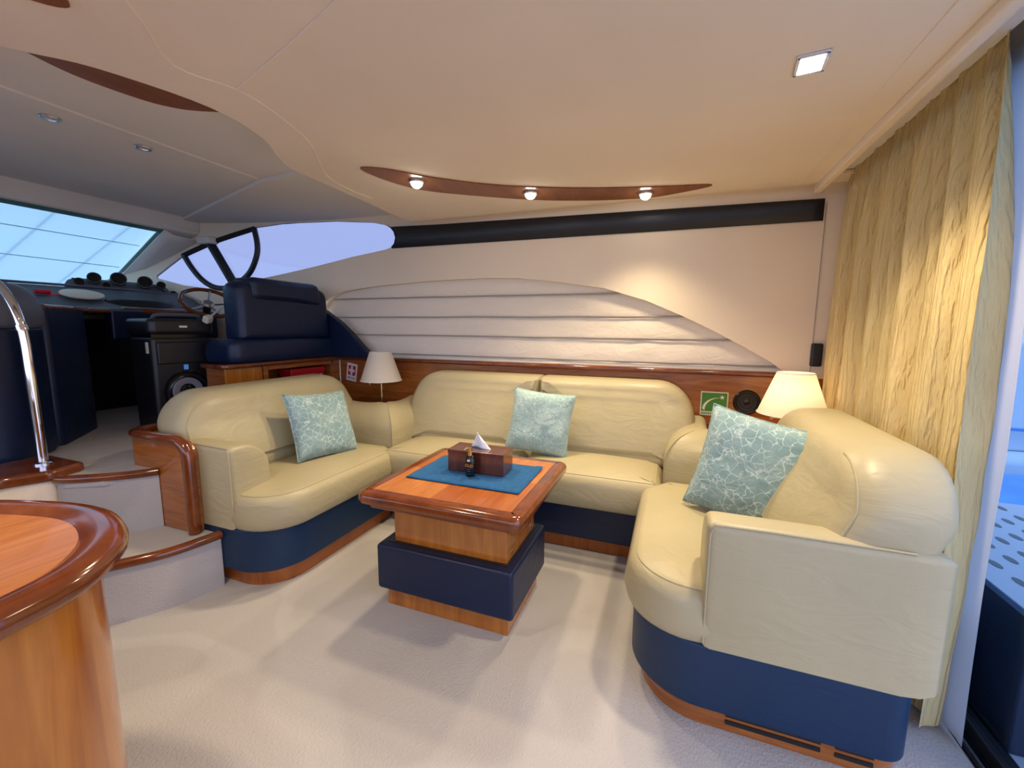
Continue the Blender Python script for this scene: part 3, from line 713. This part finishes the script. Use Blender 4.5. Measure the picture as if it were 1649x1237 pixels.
# ================================================================== SIGNS, SPEAKER ON THE PANELLING
t = thing('first_aid_sign', 'small first aid sign with white cross on red', 'sign', (-2.89, 3.249, .89))
sg = lambda me: xf(me, (-2.885, 3.2485, .965), (0, R(9), 0))
mk('sign_plate', sg(box(-.06, .06, -.004, 0, -.085, .085)), 'white', t, smooth=False)
mk('red_field', sg(box(-.042, .042, -.0055, -.004, -.030, .066)), 'red', t, smooth=False)
mk('cross', sg(J(box(-.011, .011, -.007, -.0055, -.026, .062), box(-.034, .034, -.0068, -.0055, .006, .029))), 'white', t, smooth=False)
text_mesh('FIRST AID', .021, (-2.885 - .055 * sin(R(9)), 3.2485 - .0045, .965 - .055), (R(90), R(9), 0), 'lettering', 'dark', t)
t = thing('star_sign', 'square green sign with a white shooting star', 'sign', (.29, 3.249, .80))
mk('sign_plate', box(.205, .38, 3.244, 3.249, .795, .965), 'ivory', t, smooth=False)
mk('green_field', box(.212, .373, 3.2425, 3.244, .826, .958), 'green', t, smooth=False)
sw_ = [(.222 + .105 * (1 - cos(a * pi / 2 / 10)) ** 1.0, .836 + .088 * sin(a * pi / 2 / 10)) for a in range(11)]
V, F = [], []
for i, (x, z) in enumerate(sw_):
    wd = .011 * (1 - i / 10) + .0012; V += [(x - wd * .3, 3.2415, z + wd * .5), (x + wd, 3.2415, z - wd * .5)]
F = [(2 * i, 2 * i + 1, 2 * i + 3, 2 * i + 2) for i in range(10)]
mk('trail', (V, F), 'ivory', t, smooth=False)
st = [(.342 + (.017 if k % 2 == 0 else .008) * sin(k * pi / 5), .928 + (.017 if k % 2 == 0 else .008) * cos(k * pi / 5)) for k in range(10)]
mk('star', prism(st, 3.241, 3.2425, 'y'), 'ivory', t, smooth=False)
mk('lettering', J(*[box(.214 + k * .0112, .221 + k * .0112, 3.2425, 3.2438, .803, .817) for k in range(14)]), 'green', t, smooth=False)
t = thing('wall_speaker', 'round black speaker set in the panelling beside the green sign', 'speaker', (.495, 3.249, .905))
def yl(prof, n=36): return xf(lathe(prof, n, cap=False), (.495, 3.2495, .905), (R(90), 0, 0))
mk('surround', yl([(.062, 0), (.085, .0), (.085, .008), (.078, .014), (.066, .012), (.062, .006)]), 'gloss', t)
mk('grille', yl([(0, .009), (.02, .009), (.022, .006), (.04, .007), (.043, .004), (.066, .006)]), 'black', t)
mk('centre_cap', yl([(0, .014), (.012, .013), (.019, .009)]), 'gloss', t)

# ================================================================== CURTAIN
cu = thing('curtain', 'gold crinkled curtain hanging from the ceiling track', 'curtain', (.9, 2.4, 0))
V, F = [], []; ns, nz = 340, 60
def cfold(s, z):
    hz = z / 2.3
    amp = .016 + .040 * (1 - hz ** 6)
    ph = s * 2 * pi * 13
    q = sin(ph + 1.6 * sin(s * 11) + .8 * (1 - hz) * sin(s * 23 + 1)); f = (abs(q) ** .6) * (1 if q > 0 else -1) * .7 + .35 * sin(s * 2 * pi * 5.3 + 1.2 + 1.1 * (1 - hz))
    if hz > .9:       # pinch pleats under the heading
        f += 1.2 * max(0, sin(s * 2 * pi * 8)) ** 10 * (hz - .9) * 10
    f += .12 * noise.noise((s * 40, z * 5, 0))
    return amp * f
for j in range(nz + 1):
    z = .015 + 2.33 * j / nz
    for i in range(ns + 1):
        s = i / ns
        ye = 1.745 + .10 * max(0, (z - 1.5) / .8) ** 1.5 + .02 * max(0, (z - .4))
        y = 3.21 + (ye - 3.21) * s
        low = max(0, min(1, (1.15 - z) / .6))
        x = .93 + cfold(s, z)
        V.append((x, y + .012 * sin(s * 60 + z * 3) * (1 if z < 2.2 else .3), z + (.014 * sin(s * 2 * pi * 8) if j == nz else 0)))
for j in range(nz):
    for i in range(ns): F.append((j * (ns + 1) + i, j * (ns + 1) + i + 1, (j + 1) * (ns + 1) + i + 1, (j + 1) * (ns + 1) + i))
mk('curtain_fabric', (V, F), 'curtain', cu, ang=80)
V, F = [], []
for j in range(31):
    z = .012 + 2.29 * j / 30
    for i in range(41):
        s = i / 40; ye = 1.735 - .03 * max(0, min(1, (1.5 - z) / .5)) + .12 * max(0, (z - 1.5) / .8) ** 1.5 + .02 * max(0, z - .4) + .015 * sin(z * 3)
        V.append((.975 + .006 * sin(s * 40), 3.2 + (ye - 3.2) * s, z))
F = [(j * 41 + i, j * 41 + i + 1, (j + 1) * 41 + i + 1, (j + 1) * 41 + i) for j in range(30) for i in range(40)]
mk('lining', (V, F), 'lining', cu, ang=80)
mk('track', box(.87, .93, -1.4, 3.25, 2.325, 2.345), 'white', cu, smooth=False)

# ================================================================== STEPS, END PANEL, CAP WALL, HANDRAIL
st = thing('steps', 'two curved carpeted steps with wooden nosings up to the helm', 'steps', (-2.5, 1.3, 0))
r1 = catmull([(-2.62, .86), (-2.48, .94), (-2.37, 1.07), (-2.27, 1.22), (-2.225, 1.38), (-2.215, 1.448)], 5)
r2 = catmull([(-2.925, 1.12), (-2.87, 1.14), (-2.75, 1.22), (-2.64, 1.32), (-2.585, 1.392)], 5)
mk('lower_step', prism([(a, b) for a, b in r1] + [(-2.92, 1.448), (-2.92, .86)], 0, .295), 'carpet', st, ang=40)
mk('upper_riser', prism([(a, b) for a, b in r2] + [(-2.925, 1.392)], .29, ZP - .005), 'carpet', st, ang=40)
mk('nosing', tube([(a, b, .292) for a, b in r1], .024, 12), 'trimw', st)
mk('nosing', tube([(a, b, ZP - .008) for a, b in r2], .022, 12), 'trimw', st)
ep = thing('sofa_end_panel', 'glossy wooden end panel between the steps and left sofa', 'panel', (-2.5, 1.42, 0))
prof = rpoly([(-2.335, .297, 0), (-2.335, .80, .09), (-2.80, .80, .03), (-2.80, .297, 0)], 8)
mk('panel_board', prism(prof, 1.395, 1.448, 'y'), 'cherry', ep, bevel=.006, ang=50)
edge = [(-2.34, 1.40, .30), (-2.34, 1.40, .70), (-2.347, 1.40, .74), (-2.365, 1.40, .775), (-2.40, 1.40, .795), (-2.45, 1.40, .80), (-2.72, 1.395, .80), (-2.79, 1.41, .80), (-2.825, 1.46, .80), (-2.83, 1.56, .80)]
mk('edge_moulding', tube(edge, .030, 12), 'trimw', ep)
mk('side_board', box(-2.85, -2.80, 1.43, 2.9, .5, .80), 'cherry', ep, bevel=.006)
cw = thing('cap_wall', 'low cream fabric wall with a glossy wooden cap below the handrail', 'low wall', (-3.1, 1.0, 0))
capp = lambda o: rpoly([(-3.30 - o, 1.23 + o, .05), (-3.30 - o, .1, 0), (-3.00 + o, .1, 0), (-3.02 + o, .95, .2), (-2.94 + o, 1.10, .06), (-2.965 + o, 1.23 + o, .05)], 6)
mk('wall_body', prism(capp(0), 0, .61), 'wall', cw, ang=50)
mk('wooden_cap', prism(capp(.025), .605, .665), 'trimw', cw, bevel=.02, ang=50)
hr = thing('handrail', 'curved chrome handrail standing on the wooden cap', 'handrail', (-3.12, 1.15, .665))
pth = catmull([(-3.105, 1.15, .66), (-3.105, 1.15, .9), (-3.11, 1.15, 1.15), (-3.115, 1.15, 1.32), (-3.135, 1.145, 1.44), (-3.19, 1.135, 1.55), (-3.28, 1.12, 1.63), (-3.42, 1.09, 1.69), (-3.6, 1.05, 1.72)], 6)
mk('rail_tube', tube(pth, .021, 16), 'chrome', hr)
mk('rail_flange', xf(lathe([(0, 0), (.04, 0), (.04, .008), (.024, .014), (0, .014)], 24), (-3.105, 1.15, .665)), 'chrome', hr)
mk('rail_joint', tube([(-3.119, 1.149, 1.37), (-3.125, 1.147, 1.395)], .025, 16), 'chrome', hr)

# ================================================================== HELM AREA
cs = thing('companion_seat', 'navy upholstered seat back with grey top behind the handrail', 'seat', (-3.55, 1.0, ZP))
sl = [(-3.42, .55), (-3.40, 1.0), (-3.385, 1.15), (-3.43, 1.24), (-3.62, 1.42), (-3.78, 1.27), (-3.72, .55)]
mk('seat_body', prism(catmull(sl, 3, True), ZP, 1.385), 'navy', cs, bevel=.02, ang=50)
mk('top_roll', rings(catmull([(x + .01, y) for x, y in sl], 4, True), [(.01, 1.38), (-.01, 1.40), (-.012, 1.48), (.01, 1.56), (.04, 1.61), (.08, 1.635)], .01), 'greytop', cs, ang=60)
hc = thing('helm_console', 'dark dashboard console with gauges under the windshield', 'dashboard', (-4.6, 2.0, ZP))
mk('console_body', prism(rpoly([(-3.66, 1.46, .04), (-4.08, 1.83, .12), (-4.5, 2.0, .02), (-5.2, 2.0, 0), (-5.2, .2, 0), (-3.86, .2, 0), (-3.86, 1.3, 0)]), ZP, 1.50), 'navy', hc, ang=50)
mk('footwell_back', box(-5.2, -4.9, 1.9, 3.0, ZP, 1.45), 'gloss', hc, smooth=False)
top = [(-3.72, 1.47), (-3.95, 1.72), (-4.16, 1.90), (-4.22, 2.12), (-4.12, 2.9), (-5.6, 2.9), (-5.6, .2), (-3.86, .2), (-3.86, 1.40)]
mk('wooden_lip', prism(rpoly([(x, y, .03) for x, y in top]), 1.495, 1.53), 'trimw', hc, bevel=.012, ang=50)
# sloped instrument panel and upper shelf
dprof = [(-4.20, 1.53), (-4.28, 1.545), (-4.55, 1.70), (-4.75, 1.715), (-5.6, 1.67), (-5.6, 1.50), (-4.2, 1.50)]
mk('dash_panel', prism(dprof, .2, 2.88, 'y'), 'grey', hc, bevel=.015)
mk('dash_edge', tube([(-4.56, .2, 1.712), (-4.56, 1.9, 1.715), (-4.57, 2.3, 1.716), (-4.56, 2.88, 1.70)], .010, 8), 'greytop', hc)
mk('navy_fascia', box(-4.30, -4.20, 2.05, 2.9, 1.28, 1.525), 'navy', hc, bevel=.02)
for k, (y, z) in enumerate(((1.74, 1.615), (1.80, 1.585))):
    mk('switch', xf(box(-.012, .012, -.045, .045, -.012, .012), (-4.42, y + .02, z + .03), (0, R(-30), 0)), 'redbright', hc, bevel=.004)
cow = catmull([(-4.62, 1.98), (-4.60, 2.2), (-4.60, 2.5), (-4.62, 2.74), (-4.85, 2.74), (-4.9, 2.2)], 3, True)
bin_ = mk('gauge_binnacle', rings(cow, [(0, 1.70), (0, 1.73), (.02, 1.765), (.06, 1.785)], .01), 'grey', hc, ang=60)
def gauge(y, z, r, x=-4.60, tilt=R(-72)):
    g = mk('gauge_pod', xf(lathe([(r * .75, -.13), (r, -.10), (r, .02), (r * 1.02, .025), (r * .9, .025), (r * .86, .008)], 22), (x, y, z), (0, R(75), R(-22))), 'grey', hc)
    mk('gauge_dial', xf(lathe([(0, .009), (r * .87, .009)], 22, cap=False), (x, y, z), (0, R(75), R(-22))), 'gloss', g)
for y, z, r in ((2.06, 1.745, .035), (2.16, 1.79, .045), (2.33, 1.80, .055), (2.53, 1.79, .055), (2.66, 1.775, .035), (2.24, 1.735, .028), (2.67, 1.70, .03), (2.76, 1.70, .03)): gauge(y, z, r)
mk('chart_tray', xf(box(-.05, .05, -.36, .36, 0, .012), (-4.27, 2.50, 1.535), (0, 0, R(2))), 'brushed', hc, bevel=.004)
mk('sheet_cover', xf(J(rings(catmull([(-.05, -.25), (.03, -.2), (.06, .1), (0, .28), (-.08, .1)], 4, True), [(0, 0), (.01, .03), (.03, .05)], .01)), (-4.35, 2.35, 1.56)), 'black', hc, ang=60)
dish = rings([(.135 * cos(a * pi / 18), .07 * sin(a * pi / 18)) for a in range(36)], [(0, 0), (-.004, .008), (0, .016), (.03, .02)], .004)
tag(mk('oval_dish', xf(dish, (-4.40, 1.98, 1.634), (R(30), 0, R(90))), 'ivory'), 'oval cream dish lying on the dashboard by the red switches', 'dish')
# steering wheel
wh = thing('steering_wheel', 'wooden rimmed steering wheel with steel spokes', 'steering wheel', (-3.90, 2.62, 1.60))
WM = Matrix.Translation((-3.90, 2.62, 1.605)) @ Matrix.Rotation(R(-18), 4, 'Z') @ Matrix.Rotation(R(38), 4, 'Y')
def wx(me): return [tuple(WM @ Vector(v)) for v in me[0]], me[1]
mk('wheel_rim', wx(tube([(.20 * cos(a * pi / 24), .20 * sin(a * pi / 24), 0) for a in range(48)], .017, 10, closed=True)), 'trimw', wh)
for k in range(5):
    a = k * 2 * pi / 5 + .3; mk('spoke', wx(tube([(.03 * cos(a), .03 * sin(a), -.02), (.195 * cos(a), .195 * sin(a), 0)], .009, 8)), 'brushed', wh)
mk('hub', wx(lathe([(0, -.03), (.045, -.03), (.05, -.01), (.035, .005), (0, .01)], 24)), 'brushed', wh)
mk('column', wx(tube([(0, 0, -.03), (0, 0, -.28)], .03, 12)), 'black', wh)
# throttle: rod with a pale tag hanging beside the seat
tg = thing('throttle_lever', 'thin steel lever with a pale knob beside the helm seat', 'lever', (-3.4, 2.3, 1.4))
mk('rod', tube([(-3.72, 2.62, 1.56), (-3.36, 2.25, 1.46)], .008, 8), 'brushed', tg)
mk('knob', xf(box(-.025, .025, -.03, .03, -.028, .028), (-3.34, 2.23, 1.45), (.3, .5, .4)), 'ivory', tg, bevel=.012)
# helm seat and its cabinet
hb = thing('helm_cabinet', 'cherry wood cabinet with open shelf under the helm seat', 'cabinet', (-3.1, 2.7, ZP))
XF = -3.04
mk('cabinet_body', J(box(-3.3, XF - .02, 2.30, 3.25, ZP, .80), box(-3.3, XF - .25, 2.30, 3.25, .80, 1.09), box(-3.3, XF - .02, 2.16, 2.45, ZP, 1.09), box(-3.3, XF - .02, 3.17, 3.25, .80, 1.09)), 'cherry', hb, smooth=False)
mk('door', box(XF - .02, XF, 2.12, 2.42, ZP, 1.085), 'cherry_v', hb, bevel=.004)
mk('face_frame', J(box(XF - .02, XF + .004, 2.43, 2.47, ZP, 1.085), box(XF - .02, XF + .004, 2.47, 3.17, 1.05, 1.085), box(XF - .02, XF + .004, 3.15, 3.25, ZP, 1.085), box(XF - .02, XF + .004, 2.47, 3.15, ZP, .83)), 'cherry', hb, bevel=.003)
mk('shelf_lining', box(XF - .25, XF - .02, 2.45, 3.17, .80, .835), 'walnut', hb, smooth=False)
mk('cabinet_cap', prism(rpoly([(XF + .03, 2.09, .05), (XF + .03, 3.25, 0), (-3.33, 3.15, 0), (-3.33, 2.12, .05)]), 1.085, 1.12), 'trimw', hb, bevel=.012, ang=50)
mk('round_knob', xf(lathe([(0, 0), (.035, 0), (.035, .012), (.02, .022), (0, .022)], 20), (XF + .004, 3.20, .86), (0, R(90), 0)), 'black', hb)
rb = thing('red_box', 'red box with a white label on the cabinet shelf', 'box', (-3.16, 2.93, .835))
mk('box_body', box(-3.24, -3.10, 2.74, 3.12, .836, 1.02), 'red', rb, bevel=.01)
mk('box_lid', box(-3.245, -3.095, 2.735, 3.125, .985, 1.03), 'red', rb, bevel=.008)
mk('label_patch', box(-3.095, -3.093, 3.05, 3.085, .925, .96), 'white', rb, smooth=False)
hsx = thing('helm_bench', 'navy leather helm bench with padded backrest', 'seat', (-3.2, 2.7, 1.12))
mk('seat_cushion', pad(densify(rpoly([(-3.34, 2.17, .06), (-3.0, 2.17, .08), (-3.0, 3.20, .03), (-3.34, 3.15, .03)], 6), .06), 1.12, 1.30, .05, .015), 'navy', hsx, ang=60)
bo = densify(rpoly([(2.27, 1.29, .03), (3.16, 1.29, .03), (3.13, 1.735, .09), (2.27, 1.735, .07)], 8), .05)
v, f = rings(bo, [(.03, -3.23), (.01, -3.22), (0, -3.20), (-.01, -3.14), (0, -3.07), (.012, -3.045), (.035, -3.03)], .012)
bk = mk('backrest', [(x - .06 * (z - 1.3) * 0, y, z) for y, z, x in v] and ([(x, y, z) for y, z, x in v], f), 'navy', hsx, ang=60)
bo = densify(rpoly([(2.36, 1.60, .05), (3.06, 1.58, .05), (3.02, 1.775, .06), (2.36, 1.775, .05)], 6), .05)
v, f = rings(bo, [(.02, -3.24), (0, -3.22), (0, -3.05), (.012, -3.02), (.04, -3.005)], .008)
mk('headrest_roll', ([(x, y, z) for y, z, x in v], f), 'navy', bk, ang=60)
wedge = [(-3.22, 1.60), (-3.10, 1.55), (-2.92, 1.44), (-2.80, 1.34), (-2.56, 1.115), (-3.22, 1.115)]
tag(mk('side_wedge', prism(wedge, 3.15, 3.222, 'y'), 'navy', bevel=.01, ang=50), 'dark navy padded wedge between the helm seat and the blind', 'wall pad')
# party speaker
sp = thing('party_speaker', 'tall black party speaker with silver woofer on the helm platform', 'speaker', (-3.62, 2.06, ZP))
SM = Matrix.Translation((-3.60, 2.12, ZP)) @ Matrix.Rotation(R(-8), 4, 'Z')
def sx(me): return [tuple(SM @ Vector(v)) for v in me[0]], me[1]
mk('cabinet', sx(box(-.17, .17, -.20, .20, .0, .70)), 'black', sp, bevel=.03)
mk('top_housing', sx(prism(rpoly([(-.20, -.215, .05), (.19, -.215, .05), (.19, .215, .05), (-.20, .215, .05)]), .715, .83)), 'black', sp, bevel=.03, ang=50)
mk('neck', sx(box(-.16, .16, -.19, .19, .69, .73)), 'gloss', sp, smooth=False)
mk('carry_handle', sx(tube(catmull([(.10, -.15, .825), (.12, -.13, .855), (.12, 0, .86), (.12, .13, .855), (.10, .15, .825)], 5), .014, 10)), 'grey', sp)
mk('mid_panel', sx(box(.165, .185, -.17, .17, .50, .66)), 'black', sp, bevel=.01)
mk('display', sx(box(.170, .178, -.012, .018, .452, .490)), 'screen', sp, bevel=.004)
mk('badge', sx(box(.189, .193, -.025, .025, .765, .780)), 'white', sp, smooth=False)
def fx(prof, z, n=36): return sx(xf(lathe(prof, n, cap=False), (.165, 0, z), (0, R(90), 0)))
wf = mk('woofer', fx([(.118, .0), (.135, .006), (.14, .012), (.15, .012), (.155, 0)], .29), 'gloss', sp)
mk('woofer_cone', fx([(.118, .004), (.10, .012), (.055, .004), (.045, .02), (.0, .03)], .29), 'gloss', wf)
mk('woofer_ring', fx([(.055, .016), (.062, .020), (.098, .022), (.102, .016)], .29), 'cone', wf)
mk('trim_line', sx(box(.168, .176, -.05, .15, .435, .440)), 'chrome', sp, smooth=False)
mk('side_label', sx(box(.10, .13, -.206, -.2, .58, .66)), 'ivory', sp, smooth=False)

# ================================================================== NEAR CABINET
nc = thing('bar_cabinet', 'rounded cherry cabinet with glossy rimmed top in the near left corner', 'cabinet', (-1.6, .1, 0))
cp = catmull([(-2.35, .30), (-2.1, .43), (-1.90, .52), (-1.70, .60), (-1.52, .645), (-1.38, .64), (-1.24, .59), (-1.14, .51), (-1.08, .42), (-1.05, .30)], 4) + [(-1.04, .1), (-1.04, -.6), (-2.35, -.6)]
cp = cp[::-1]
body = inset_poly(cp, .055)
mk('cabinet_body', prism(body, .0, .87), 'cherry_v', nc, ang=30)
v, f = rings(cp, [(.045, .848), (.015, .853), (.002, .865), (0, .882), (.006, .897), (.02, .906), (.04, .910), (.062, .908), (.082, .899), (.09, .893), (.094, .888)])
mk('top_rim', (v, f), 'trimw', nc, ang=60)
mk('top_panel', prism(inset_poly(cp, .088), .880, .895), 'cherry_h', nc, smooth=False)
mk('door_gap', box(-1.100, -1.092, .222, .226, .08, .84), 'black', nc, smooth=False)

# ================================================================== OUTSIDE THE DOOR
bxo = thing('cockpit_locker', 'dark locker with slotted pale lid just outside the door', 'locker', (1.5, 2.3, 0))
mk('locker_body', box(1.13, 1.95, 1.77, 2.9, -.02, .475), 'navy', bxo, bevel=.01)
lid = mk('locker_lid', box(1.12, 1.97, 1.755, 2.92, .475, .50), 'deck', bxo, bevel=.004)
slot_me = None
for a in range(9):
    for b in range(8):
        x = 1.22 + a * .08; y = 1.85 + b * .13 + (.065 if a % 2 else 0)
        if slot_me is None:
            s_ = mk('slot', xf(lathe([(0, .0), (.03, .0), (.03, .002)], 12), (x, y, .4995), (0, 0, 0), (.5, 1.2, 1)), 'black', lid); slot_me = s_; bx0 = (x, y)
        else:
            c2 = slot_me.copy(); COL.objects.link(c2); c2.parent = lid; c2.location = (x - bx0[0], y - bx0[1], 0)
nb = thing('neighbour_boat', 'white motor boat with a dark cabin window beyond the cockpit', 'boat', (6, 9.5, -1.9))
hp = [(-1.9, 0), (-1.7, -.25), (-.55, -.35), (-.5, 0), (.05, .02), (.85, .30), (1.2, .8), (1.35, 2.4), (1.35, 3.0), (-1.9, 3.0)]
mk('hull', box(3.6, 14, 8.6, 12, -1.9, -.45), 'boat', nb, bevel=.2)
mk('cabin', prism([(4.3, -.45), (4.25, .25), (4.55, 1.12), (5.3, 1.35), (12, 1.4), (12, -.45)], 8.75, 11.8, 'y'), 'boat', nb, bevel=.05)
mk('cabin_window', prism(rpoly([(4.45, .35, .04), (4.52, .92, .05), (4.78, .98, .06), (4.92, .78, .06), (4.85, .40, .05)]), 8.72, 8.76, 'y'), 'boatglass', nb, smooth=False)
mk('rub_strip', box(3.62, 13.9, 8.56, 8.62, -.1, -.06), 'bluecanvas', nb, smooth=False)
for z in (1.62, 1.85): mk('guard_rail', tube([(4.3, 8.9, z), (6, 8.85, z), (12, 8.85, z + .1)], .02, 8), 'boat', nb)
for x in (4.4, 5.0, 5.6, 6.4, 7.4): mk('stanchion', tube([(x, 8.88, 1.1), (x, 8.88, 1.86)], .018, 8), 'boat', nb)
cvb = thing('covered_tender', 'small boat under a blue canvas cover below the white boat', 'boat', (4.2, 7.4, -1.9))
mk('canvas_cover', xf(rings(catmull([(-1.2, -.9), (1.2, -.95), (1.7, 0), (1.2, .95), (-1.2, .9), (-1.5, 0)], 5, True), [(0, 0), (-.05, .5), (.02, .85), (.3, 1.1)], .15), (4.5, 7.0, -1.7), (0, 0, .3)), 'bluecanvas', cvb, ang=60)
lv = thing('louvred_panel', 'dark ribbed panel hanging outside beyond the curtain', 'panel', (2.1, 3.6, 1.75))
mk('panel_frame', J(box(2.0, 2.03, 3.2, 4.1, 1.74, 1.78), box(2.0, 2.03, 3.2, 4.1, 2.44, 2.48), box(2.0, 2.03, 3.2, 3.24, 1.74, 2.48), box(2.0, 2.03, 4.06, 4.1, 1.74, 2.48)), 'purple', lv, smooth=False)
sl0 = None
for k in range(22):
    if sl0 is None: sl0 = mk('slat', box(2.005, 2.025, 3.24, 4.06, 1.785, 1.807), 'purple', lv, smooth=False)
    else:
        c2 = sl0.copy(); COL.objects.link(c2); c2.parent = lv; c2.location = (0, 0, k * .03)
V, F = [], []
for j in range(13):
    for i in range(61):
        x = -40 + i * 3; y = 60 + j * 4
        V.append((x, y, -2 + (j / 12) ** .8 * (14 + 6 * noise.noise((x * .03, 2, 0))) + 1.2 * noise.noise((x * .2, y * .2, 4)) * (j > 0)))
F = [(j * 61 + i, j * 61 + i + 1, (j + 1) * 61 + i + 1, (j + 1) * 61 + i) for j in range(12) for i in range(60)]
hl = mk('hillside', (V, F), 'hill'); hl['kind'] = 'structure'; hl['label'] = 'wooded hillside across the water'
wtr = mk('water', box(-60, 140, -60, 140, -1.95, -1.9), 'water', smooth=False); wtr['kind'] = 'structure'; wtr['label'] = 'harbour water'
